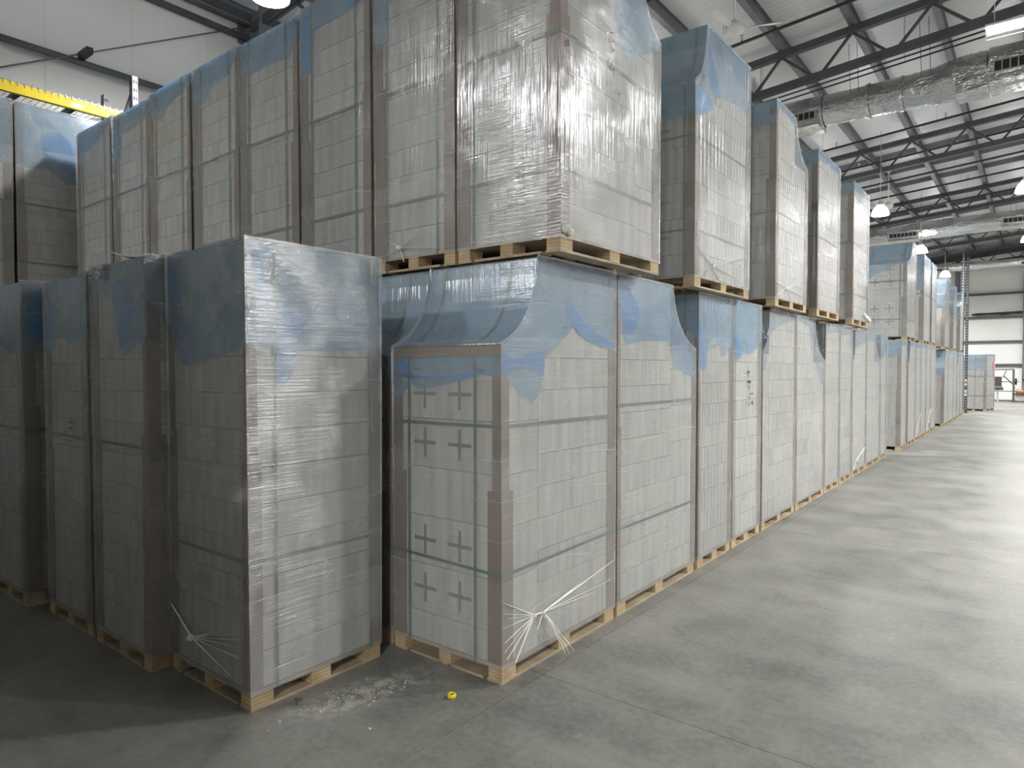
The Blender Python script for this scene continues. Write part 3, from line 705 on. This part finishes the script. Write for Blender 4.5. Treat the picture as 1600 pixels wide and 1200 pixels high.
U3 = load(-2.88, -2.08, 6.95, 8.12, ZU, HU+.04, 'third upper aisle load from the corner, warm glints over ribs, notched back', GA, step='S', zl=3.86, yt=7.62, rib=True, hz=(.95,), vx=(.25, .7),
     hems={'ny': [(-2.9,4.12),(-2.08,4.10)], 'px': [(6.95,4.27),(7.3,4.28),(7.62,4.25),(8.12,3.9)]})
gather(U3, 'px', -2.065, (7.27,2.476), [((6.96,2.513),.012,.004),((7.97,2.641),.012,.004),((6.96,2.38),.012,.004),((7.48,2.37),.012,.004),((7.95,2.439),.010,.004)])
U4 = load(-2.9, -2.08, 8.58, 9.72, ZU, HU-.03, 'upper aisle load with a flat top and ribbed side, fourth from the corner', GA, rib=True, hz=(.95,), vx=(.3,), hems={'px': [(8.58,4.15),(9.72,4.2)], 'ny': [(-2.9,4.0),(-2.08,4.1)]})
U5 = load(-2.9, -2.09, 10.6, 11.75, ZU, HU+.02, 'upper aisle load before the open gap, dark brown edge board down its near face', GA, hz=(1.17, .45), vx=(.3,), hems={'px': [(10.6,4.2),(11.75,4.25)], 'ny': [(-2.9,4.1),(-2.08,4.15)]})
bb = MB(); [blob(bb, Vector((-2.06, 11.35+.12*i, 2.45-.02*i))-U5.location, .035, 20+i) for i in range(4)]; bb.build('film_knot', M['strand'], U5)
# ---- far cluster past the gap
GFL = 'lower level loads past the gap'; GFU = 'upper level loads past the gap'
XF = -2.11
far_lower = [(15.25, 16.0, None, 'first lower load past the gap, its pale near face in full view'), (16.15, 17.3, 'N', 'second lower load past the gap, bright blue film drape at its near top'),
             (17.33, 18.2, None, 'third lower load past the gap, film star at its base'), (18.23, 19.15, None, 'fourth lower load past the gap'), (19.18, 20.05, None, 'fifth lower load past the gap, brown near corner'),
             (20.08, 21.1, None, 'sixth lower load past the gap, standing before a second small gap')]
for (a, b_, st, lb) in far_lower:
    o_ = load(XF-.8, XF, a, b_, 0, HL-.05, lb, GFL, step=st, zl=1.75 if st else None, yt=a+.3 if st else None, hz=(), vx=(), detail=1, crosses=False, hems={'ny': [(XF-.8,1.78),(XF,1.9)], 'px': [(a,2.1),(b_,2.12)]})
    if 'star' in lb or 'brown' in lb:
        gather(o_, 'px', XF+.015, (a+.35,.3), [((b_-.05,.6),.035,.01),((a+.1,.1),.035,.01),((b_-.1,.2),.02,.008)])
XG = -2.02
for (a, b_, st, lb) in [(22.3, 23.3, 'N', 'near lower load of the last group, blue drape over a low front'), (23.35, 24.9, None, 'second lower load of the last group'), (24.95, 26.1, None, 'third lower load of the last group'),
                       (26.2, 27.2, 'N', 'fourth lower load of the last group, small bright blue drape'), (27.25, 28.4, None, 'last lower load beside the tall rack post')]:
    load(XG-.8, XG, a, b_, 0, HL-.10, lb, GFL, step=st, zl=1.65 if st else None, yt=a+.3 if st else None, hz=(), vx=(.2,), detail=1, crosses=False, hems={'ny': [(XG-.8,1.4 if st else 1.7),(XG,1.45 if st else 1.8)], 'px': [(a,2.05),(b_,2.05)]})
U6 = load(-2.98, -2.13, 16.0, 17.35, ZU-.05, HU+.12, 'upper load past the gap with cross slots and a big shiny blue draped hood', GFU, step='N', zl=3.83, yt=16.75, hz=(1.25, .45), vx=(.12, .86), detail=1,
     hems={'ny': [(-2.98,3.45),(-2.7,3.62),(-2.3,3.82),(-2.13,3.82)], 'px': [(16.0,3.80),(16.7,3.83),(16.8,4.2),(17.35,4.2)]}, dark={'ny': [[(-2.97,3.8),(-2.7,3.78),(-2.85,3.6),(-2.97,3.5)]]})
for (xa, a, b_, st, lb) in [(-2.13, 18.65, 19.9, None, 'upper load past the gap with a tall pale blue near face'), (-2.13, 20.2, 21.25, None, 'upper load past the gap, third and narrowest seen'),
                       (-2.04, 22.4, 23.6, 'N', 'upper load of the last group, nearest, blue top over a low front'), (-2.04, 24.9, 25.9, 'N', 'upper load of the last group, middle, white drape'), (-2.04, 27.2, 28.4, 'N', 'upper load of the last group, beside the tall rack post')]:
    zz_ = (ZU-.05) if a < 22 else ZU-.10
    load(xa-.82, xa, a, b_, zz_, HU+.10 if a < 22 else HU+.03, lb, GFU, step=st, zl=3.72 if st else None, yt=a+.4 if st else None, hz=(1.2,), vx=(.3,), detail=1, crosses=False, hems={'ny': [(xa-.82,3.6),(xa,3.5)] if a < 22 else [(xa-.82,3.3),(xa,3.35)], 'px': [(a,4.05 if not st else 3.7),(b_,4.1)]})
qq = load(-2.16, -1.36, 31.15, 32.35, 0, HL-.09, 'lone load in front of the far wall with a pink mark on its side', None, hz=(1.34, .58), vx=(.55,), detail=1, rz=-.18,
          hems={'ny': [(-2.27,1.55),(-1.47,1.55)], 'px': [(31.15,2.1),(32.35,2.1)]})
m = MB(); m.face([(.416, .30, 1.62), (.416, .55, 1.60), (.416, .57, 1.95), (.416, .35, 1.9)]); m.face([(.416, .40, 1.35), (.416, .5, 1.35), (.416, .5, 1.55), (.416, .42, 1.55)])
m.build('pink_mark', M['pink'], qq)
# ---- loads standing inside the left rack, and unseen stacks added to shade front loads
GR = 'upper loads inside the left rack'
for (a, b_, lb) in [(1.45, 2.47, 'upper load under the rack beam, cut by the left edge of the picture'), (2.50, 3.40, 'upper load under the yellow rack beam, bright blue top with a diagonal shadow')]:
    load(-9.62, -8.85, a, b_, ZU, 4.56-ZU, lb, GR, hz=(.55, 1.2), vx=(), vy=(), hems={'px': [(a,3.85),(a+.3,3.9),(a+.5,3.75),(b_,3.9)]}, dark={'px': [[(a+.2,4.3),(a+.5,4.35),(a+.6,3.95),(a+.3,3.98)]]})
    load(-9.62, -8.85, a, b_, 0, HL, 'hidden lower load under the ' + ('left rack load cut by the picture edge' if a < 2 else 'blue topped rack load'), GB, detail=0)
for i in range(8):
    xx = -1.45-.84*i
    for zz in (0, ZU):
        load(xx-.8, xx, -1.75, -.55, zz, HL if zz == 0 else HU, '%s load of the %s unseen stack added to shade the front row' % ('lower' if zz == 0 else 'upper', ('first', 'second', 'third', 'fourth', 'fifth', 'sixth', 'seventh', 'eighth')[i]), 'unseen stacks added for their shade', detail=0)

# ------------------------------------------------------------------ high bay lamps
def lamp(x, y, z, pf, label, group, vis=True):
    t = empty('high_bay_lamp', (x, y, z)); tag(t, label, 'lamp', group)
    m = MB(); m.lathe([(.215,0),(.21,.035),(.19,.11),(.155,.175),(.10,.225),(.05,.24)], 28); m.build('shade', M['shade'], t)
    m = MB(); m.lathe([(0,.24),(.10,.24),(.10,.285),(.065,.295),(.065,.37),(0,.37)], 16); m.build('ballast_housing', M['white'], t)
    m = MB(); m.tube([(0,0,.37), (0,0,zr(x)-.012-z)], .008, 6); m.build('suspension_rod', M['galv'], t)
    ld = bpy.data.lights.new('lamp_light', 'AREA'); ld.shape = 'DISK'; ld.size = .38; ld.energy = LAMP_W*pf; ld.color = LAMP_COL; ld.spread = math.radians(170)
    lo = bpy.data.objects.new('lamp_light', ld); COL.objects.link(lo); lo.location = (0,0,.02); lo.parent = t
names = {0: 'glowing white dome lamp hanging beside the upper aisle loads', 1: 'glowing dome lamp just above the second upper load past the gap', 2: 'glowing dome lamp above the last group of upper loads',
         3: 'glowing dome lamp at the right edge of the picture', 4: 'glowing round lamp cut by the top edge, near the left wall column',
         9: 'smaller glowing dome lamp at the right edge, lower than the bright one', 10: 'small far dome lamp low at the right edge before the far wall'}
for i, (x, y, z, pf) in enumerate(LAMPS):
    lamp(x, y, z, pf, names[i] if i in names else ('dome lamp out of view, %s, %s' % (
        {-6: 'behind the load rows', 2: 'over the aisle', 5: 'right of the aisle', 9: 'far right'}[int(x)],
        'behind the camera' if y < 0 else 'level with ' + {4: 'the corner load', 8: 'the sixth lower load', 12: 'the loads before the gap', 16: 'the loads past the gap', 20: 'the near dome lamp', 24: 'the last group of loads', 28: 'the tall rack frame', 32: 'the lone load', 36: 'the farthest dome lamp'}[int(y)])), 'high bay lamps under the roof')
# linear fixture with wire guard
t = empty('linear_light', (-.02, 11.55, 6.36)); tag(t, 'long bright strip light with a wire guard near the top right corner', 'lamp')
MB().box(-.60, .75, -.13, .13, .0, .03).build('reflector', M['white'], t)
MB().box(-.58, .73, -.11, .11, -.035, -.001).build('tube', M['tube'], t)
m = MB()
for k in range(18): m.bar((-.59+.078*k, -.14, -.08), (-.59+.078*k, .14, -.08), .006, .006)
for k in range(18): m.bar((-.59+.078*k, -.14, -.08), (-.59+.078*k, -.14, .0), .006, .006)
for yy in (-.14, 0, .14): m.bar((-.6, yy, -.08), (.75, yy, -.08), .006, .006)
m.build('wire_guard', M['galv'], t)
for k in (-.5, .6): MB().tube([(k, 0, .03), (k, 0, 1.55)], .006, 6).build('hanger', M['galv'], t)
MB().box(-.05, .12, -.05, .05, .03, .09).build('ballast_housing', M['white'], t)
# ceiling fans
def fan(x, y, z, label, rz):
    t = empty('ceiling_fan', (x, y, z), rz); tag(t, label, 'fan', 'white ceiling fans')
    m = MB(); m.lathe([(0,-.10),(.09,-.09),(.14,-.04),(.14,.03),(.08,.08),(.03,.12),(0,.12)], 18); m.build('motor_housing', M['white'], t)
    m = MB(); m.tube([(0,0,.1), (0,0,zr(x)-.25-z)], .016, 8); m.build('down_rod', M['white'], t)
    m = MB(); m.lathe([(0,0),(.08,0),(.05,-.10),(0,-.1)], 14, (0,0,zr(x)-.25-z)); m.build('canopy', M['white'], t)
    for k in range(3):
        a = 2*math.pi*k/3; d = Vector((math.cos(a), math.sin(a), 0)); n = Vector((-d.y, d.x, 0))
        m = MB(); pts = []
        for r, wd in ((.12,.06),(.25,.09),(.55,.13),(.66,.10)): pts.append((d*r+n*wd/2+Vector((0,0,.015)), d*r-n*wd/2-Vector((0,0,.015))))
        for (a0, a1), (b0, b1) in zip(pts, pts[1:]):
            m.face([a0, a1, b1, b0]); up = Vector((0,0,.008)); m.face([a0+up, b0+up, b1+up, a1+up])
        m.build('blade', M['white'], t)
fan(-3.55, 9.85, 6.62, 'white ceiling fan just above the blue draped upper aisle load', .4)
fan(-3.6, 23.2, 6.58, 'white ceiling fan just behind the dome lamp', 1.0)

# ------------------------------------------------------------------ sprinkler pipes
def pipe(y, dz, x0, x1, label, r=.028, heads=True):
    t = empty('sprinkler_pipe', (0, y, 0)); tag(t, label, 'pipe', 'black sprinkler pipes under the roof')
    MB().tube([(x0, 0, zr(x0)-dz), (x1, 0, zr(x1)-dz)], r, 8).build('pipe', M['pipe'], t)
    x = x0+1.1
    while heads and x < min(x1, 3):
        z = zr(x)-dz
        MB().lathe([(.018,0),(.018,.05),(.03,.055),(.012,.09),(.03,.10),(0,.10)], 8, (x,0,z+r)).build('sprinkler_head', M['galv'], t)
        x += 2.3
    x = x0+.5
    while x < x1:
        MB().bar((x, 0, zr(x)-dz), (x, 0, zr(x)-.24), .012, .004).build('hanger', M['steel'], t); x += 2.44
pipe(9.2, .75, XL+.5, XR-.5, 'black sprinkler pipe nearest the camera, above the upper corner load')
pipe(11.45, .75, XL+.5, XR-.5, 'black sprinkler pipe crossing behind the near ceiling fan')
pipe(18.3, .75, XL+.5, XR-.5, 'black sprinkler pipe just past the near foil duct')
pipe(20.95, .62, XL+.5, XR-.5, 'black sprinkler pipe between the chords of the second truss')
pipe(22.75, .75, XL+.5, XR-.5, 'black sprinkler pipe just past the second truss')
pipe(24.6, .75, XL+.5, XR-.5, 'black sprinkler pipe above the dome lamp')
pipe(27.2, .75, XL+.5, XR-.5, 'black sprinkler pipe just above the middle foil duct')
pipe(13.44, 1.05, XL+.5, XR-.5, 'paired thin conduits under the first truss, upper', .016, False)
pipe(13.54, 1.10, XL+.5, XR-.5, 'paired thin conduits under the first truss, lower', .016, False)
pipe(41.6, 1.05, XL+.5, XR-.5, 'black sprinkler pipe along the far wall')

# ------------------------------------------------------------------ foil wrapped ducts
def duct_tube(path, rad, n=22, sy=1.0, seed=1, sub=10):
    """lumpy wrapped tube along X: path of (x, z), radius list"""
    q = random.Random(seed); m = MB(); rings = []
    st = []
    for i in range(len(path)-1):
        for k in range(sub): st.append((i, k/sub))
    st.append((len(path)-2, 1.0))
    for i, f in st:
        x = path[i][0]+(path[i+1][0]-path[i][0])*f; z = path[i][1]+(path[i+1][1]-path[i][1])*f; r = rad[i]+(rad[i+1]-rad[i])*f
        k0 = len(m.v)
        for j in range(n):
            a = 2*math.pi*j/n; rr = r*(1+q.uniform(-.025,.025))
            m.v.append((x, rr*sy*math.cos(a), z+rr*math.sin(a)*(1.0 if math.sin(a) > 0 else .93)))
        rings.append(k0)
    for a, b in zip(rings, rings[1:]):
        for j in range(n): m.f.append((a+j, a+(j+1) % n, b+(j+1) % n, b+j)); m.mi.append(0); m.sm.append(True)
    return m
def diffuser(t, x0, x1, zc, r, k=7):
    m = MB(); m.box(x0, x1, -r*.98, r*.98, zc-r*.9, zc-r*.36); m.box(x0, x1, -r*.98, -r*.80, zc-.36*r, zc+.1*r)
    b = m.build('diffuser', M['foil'], t)
    m = MB(); m.box(x0+.06, x1-.06, -r*1.0, -r*.97, zc-r*.52, zc-r*.12); m.build('grille_opening', M['grille'], b)
    m = MB()
    for i in range(k+1):
        x = x0+.06+(x1-x0-.12)*i/k; m.box(x-.008, x+.008, -r*1.02, -r*.96, zc-r*.54, zc-r*.1)
    m.box(x0+.05, x1-.05, -r*1.03, -r*.97, zc-r*.58, zc-r*.52); m.box(x0+.05, x1-.05, -r*1.03, -r*.97, zc-r*.12, zc-r*.06)
    m.build('louvre', M['galv'], b)
def hangers(t, xs_, y, r, zc):
    for x in xs_:
        for s_ in (-.12, .02): MB().tube([(x+s_, -r*.9, zc), (x+s_-.05, -r*.8, zr(x)-.25)], .005, 5).build('hanger_wire', M['steel'], t)
t = empty('air_duct', (0, 14.25, 0)); tag(t, 'large silver foil duct under the roof, nearest, with a black louvred outlet', 'duct', 'silver foil air ducts')
duct_tube([(-6.5,6.70),(-3.35,6.68)], [.30,.31], seed=3).build('duct_section', M['foil'], t)
duct_tube([(-3.35,6.68),(-2.0,6.68),(-1.45,6.69)], [.30,.31,.32], seed=4).build('duct_section', M['foil'], t)
duct_tube([(-1.45,6.69),(-1.1,6.73),(-.72,6.72)], [.33,.37,.38], sy=1.1, seed=5).build('duct_transition', M['foil'], t)
duct_tube([(-.70,6.76),(3.5,6.8)], [.36,.36], sy=1.1, seed=6).build('duct_section', M['foil'], t)
duct_tube([(3.5,6.8),(12,6.8)], [.34,.30], seed=7).build('duct_section', M['foil'], t)
MB().box(-1.15, -.70, -.40, .2, 6.36, 6.70).build('plenum_box', M['foil'], t)
diffuser(t, -4.2, -3.38, 6.66, .33); diffuser(t, -.68, .75, 6.80, .40, 12)
for x in (-3.36, -2.55, -2.0, -1.45): duct_tube([(x-.03,6.68),(x+.03,6.68)], [.325,.325], seed=11, sub=1).build('foil_band', M['foil'], t)
hangers(t, (-2.7, -1.55, -4.6), 14.25, .3, 6.7)
t = empty('air_duct', (0, 28.9, 0)); tag(t, 'silver foil duct crossing behind the dome lamp, wrinkled and middle in depth', 'duct', 'silver foil air ducts')
duct_tube([(-7,6.62),(-4.6,6.62),(-3.5,6.70)], [.30,.30,.32], seed=13).build('duct_section', M['foil'], t)
duct_tube([(-3.5,6.70),(-1.2,6.74),(3.0,6.78)], [.34,.33,.3], seed=14, sub=14).build('duct_section', M['foil'], t)
diffuser(t, -4.45, -3.45, 6.68, .34); diffuser(t, -1.0, .3, 6.80, .36, 9)
hangers(t, (-2.7, -.6), 28.9, .3, 6.7)
t = empty('air_duct', (0, 39.7, 0)); tag(t, 'silver foil duct before the far wall, farthest', 'duct', 'silver foil air ducts')
duct_tube([(-6,6.60),(-3.4,6.60),(-.6,6.63),(8,6.64)], [.22,.21,.2,.2], seed=15, sub=16).build('duct_section', M['foil'], t)
diffuser(t, -4.4, -3.4, 6.60, .24); diffuser(t, -.65, .4, 6.64, .24)
hangers(t, (-2.7, -.6), 39.7, .2, 6.6)

# ------------------------------------------------------------------ racking
def rack_post(m, x, y, z1, w=.075, d=.07, slots=True):
    m.box(x-w/2, x-w/2+.006, y-d/2, y+d/2, 0, z1); m.box(x+w/2-.006, x+w/2, y-d/2, y+d/2, 0, z1); m.box(x-w/2, x+w/2, y-d/2, y-d/2+.006, 0, z1)
t = empty('pallet_rack', (-9.2, 3.0, 0)); tag(t, 'yellow beamed storage rack with wire deck against the left wall', 'rack')
for (px, pz) in ((-8.78, 5.22), (-9.62, 5.20)):
    m = MB(); rack_post(m, px+9.2, 3.70-3.0, pz); o_ = m.build('rack_post', M['rackblue'], t)
    m = MB()
    for k in range(30):
        z = pz-.06-.1*k
        m.box(px+9.2+.0376, px+9.2+.0386, .68, .70, z-.03, z+.01); m.box(px+9.2+.0376, px+9.2+.0386, .71, .725, z-.03, z+.01)
        m.box(px+9.2-.02, px+9.2-.005, .664, .6645, z-.03, z+.01); m.box(px+9.2+.008, px+9.2+.022, .664, .6645, z-.03, z+.01)
    m.build('slot', M['black'], o_)
for (px, pz) in ((-8.78, 5.0), (-9.62, 5.0)):
    m = MB(); rack_post(m, px+9.2, .6-3.0, pz); m.build('rack_post', M['rackblue'], t)
MB().bar((-.42, .70, 4.2), (.42, .70, 5.1), .03, .03).build('frame_brace', M['rackblue'], t)
MB().bar((.42, .70, 4.2), (-.42, .70, 3.4), .03, .03).build('frame_brace', M['rackblue'], t)
for bx in (.40, -.40):
    m = MB(); m.box(bx-.025, bx+.025, -2.36, .66, 4.635, 4.715); m.box(bx-.025, bx+.008, -2.36, .66, 4.715, 4.755); m.build('beam', M['yellow'], t)
m = MB(); m.box(.4255, .4262, .02, .14, 4.655, 4.70); m.build('label_sticker', M['white'], t)
m = MB()
for k in range(46): m.box(-.40, .43, -2.34+.066*k, -2.335+.066*k, 4.757, 4.762); m.box(.409, .414, -2.34+.066*k, -2.335+.066*k, 4.717, 4.782)
for k in range(13): m.box(-.40+.066*k, -.395+.066*k, -2.36, .66, 4.762, 4.767)
tag(m.build('wire_deck', M['galv'], t), kind='stuff')
for k in range(5): MB().box(-.39, .39, -2.1+.55*k, -2.05+.55*k, 4.70, 4.752).build('deck_channel', M['steel'], t)
bk = MB().box(XL+.2, XL+.50, 3.52, 3.60, 5.72, 5.80); o_ = bk.build('bracket_block', M['black']); tag(o_, 'black rectangular bracket block sticking out from the left wall girt', 'bracket')
# tall rack post at the far end
t = empty('rack_frame', (-2.10, 29.6, 0)); tag(t, 'tall dark slotted rack frame standing at the end of the load row', 'rack')
for dx in (-.03, .09):
    m = MB(); rack_post(m, dx, 0 if dx < 0 else .15, 5.93 if dx < 0 else 5.75, .085, .08); o_ = m.build('rack_post', M['steel'], t)
    m = MB()
    for k in range(56): m.box(dx-.022, dx+.022, -.0415+(0 if dx < 0 else .15), -.0405+(0 if dx < 0 else .15), .12+.1*k, .16+.1*k)
    m.build('slot', M['galv'], o_)
for k in range(8): MB().bar((-.03, 0, .3+.7*k), (.09, .15, .65+.7*k), .02, .02).build('lacing', M['steel_l'], t)
MB().box(-.16, -.02, -.10, .0, 2.42, 2.66).build('guard', M['yellow'], t); MB().box(-.14, -.0, -.12, -.02, 2.22, 2.42).build('guard_base', M['black'], t)
for z in (1.0, 1.15, .75, .62): MB().box(.05, .12, .095, .108, z, z+.09).build('label_sticker', M['white'], t)
MB().box(-.08, .2, -.06, .22, 0, .012).build('foot_plate', M['steel'], t)

# ------------------------------------------------------------------ far wall things
t = empty('exercise_machine', (-1.25, 41.2, 0)); tag(t, 'black padded exercise machine standing by the far wall', 'exercise machine')
MB().box(-.40, -.06, -.08, .02, .72, 1.22).build('back_pad', M['pad'], t); MB().box(-.42, .0, -.30, .10, .56, .70).build('seat_pad', M['pad'], t)
MB().bar((-.22, -.05, 0), (-.22, -.05, .56), .08, .08).build('seat_post', M['galv'], t)
MB().bar((-.6, 0, 0.03), (.55, 0, .03), .07, .06).build('base_rail', M['steel'], t)
MB().bar((.42, .1, .05), (.40, .1, 1.58), .09, .09).build('upright', M['steel'], t)
MB().bar((.36, .1, .06), (.46, .1, .75), .05, .05).build('cover_tube', M['galv'], t)
MB().bar((-.55, .1, 1.56), (.42, .1, 1.58), .05, .05).build('top_bar', M['steel'], t)
MB().bar((.12, .1, 1.55), (-.02, .1, 1.16), .035, .035).build('lever_arm', M['steel'], t)
MB().bar((.02, .1, 1.25), (.42, .1, .80), .05, .05).build('lever_arm', M['steel'], t)
MB().bar((-.45, .1, .96), (.62, .1, .98), .035, .035).build('weight_bar', M['steel'], t); MB().bar((-.45, .1, .50), (.66, .1, .50), .035, .035).build('weight_bar', M['steel'], t)
MB().tube([(.46, .1, .98), (.54, .1, .98)], .16, 14).build('weight_disc', M['black'], t); MB().tube([(.50, .1, .50), (.56, .1, .50)], .10, 14).build('weight_disc', M['black'], t)
t = empty('work_platform', (-.45, 40.6, 0)); tag(t, 'low black topped platform on thin legs by the far wall', 'platform')
MB().box(-.42, .9, -.3, .3, .36, .41).build('top', M['black'], t)
MB().box(-.30, .1, -.1, .25, .08, .34).build('bin', M['white'], t)
for x in (-.38, .86):
    for y in (-.26, .26): MB().bar((x, y, 0), (x, y, .36), .04, .04).build('leg', M['steel'], t)
MB().bar((-.5, -.35, .03), (.5, -.32, .06), .04, .03).build('foot_bar', M['steel'], t)
m = MB(); blob(m, (0,0,.11), .12, 31); blob(m, (.12,.02,.08), .085, 32); o_ = m.build('orange_bag', M['orange']); o_.location = (-.62, 40.6, .43); tag(o_, 'small orange bag lying on the black topped platform', 'bag')
m = MB(); q = random.Random(5)
pth = [(-2.72+.22*i, YF-.28, 4.46+.004*i+q.uniform(-.012,.012)) for i in range(14)]
m.tube(pth, [.03]+[.06+q.uniform(-.012,.015) for _ in range(12)]+[.05], 10); o_ = m.build('rolled_sheet', M['black']); tag(o_, 'long black rolled sheet lying on a far wall girt', 'roll')
m = MB(); m.lathe([(0,0),(.10,0),(.10,.14),(.07,.16),(0,.16)], 14); o_ = m.build('wall_box', M['bluepl']); o_.location = (-.44, YF-.47, 1.05); tag(o_, 'small blue box mounted on the far wall column', 'box')
# ------------------------------------------------------------------ small things on the floor
m = MB(); R_, r_ = .016, .0075
for i in range(20):
    for j in range(8):
        f_ = lambda a, b: ((R_+r_*math.cos(2*math.pi*b/8))*math.cos(2*math.pi*a/20), (R_+r_*math.cos(2*math.pi*b/8))*math.sin(2*math.pi*a/20), r_*1.5+r_*1.5*math.sin(2*math.pi*b/8))
        m.face([f_(i,j), f_(i+1,j), f_(i+1,j+1), f_(i,j+1)], 0, True)
t = m.build('tape_ring', M['yellow']); t.location = (-2.28, 2.432, 0); tag(t, 'small yellow ring with a dark centre lying on the floor near the corner load', 'ring')
m = MB(); m.lathe([(0,.012),(.010,.012),(.011,.0),(0,0)], 14); m.lathe([(.0,.019),(.009,.017),(.010,.012)], 12); tag(m.build('core', M['black'], t), 'dark core')
t = empty('floor_bolt', (-2.835, 1.913, 0)); tag(t, 'tiny dark bolt standing on the floor by the front load', 'bolt')
MB().tube([(0,0,0),(0,0,.022)], .004, 8).build('shank', M['steel'], t); MB().tube([(0,0,.022),(0,0,.031)], .010, 6).build('head', M['steel'], t)
m = MB(); q = random.Random(12)
for i in range(150):
    s_ = q.gauss(0, .16); c_ = q.gauss(0, .06); x = -2.66+.22*s_-.97*c_; y = 2.15+.97*s_+.22*c_
    if x < -2.9 or y > 2.64: continue
    r = q.uniform(.001, .0035); m.box(x-r, x+r, y-r*q.uniform(.5,1), y+r, 0, r*.8)
for x, y in ((-2.755, 1.769), (-2.375, 1.988)): m.box(x-.006, x+.006, y-.005, y+.004, 0, .005)
tag(m.build('plaster_crumbs', M['block']), 'pale plaster crumbs scattered on the floor before the front load', 'crumbs', kind='stuff')
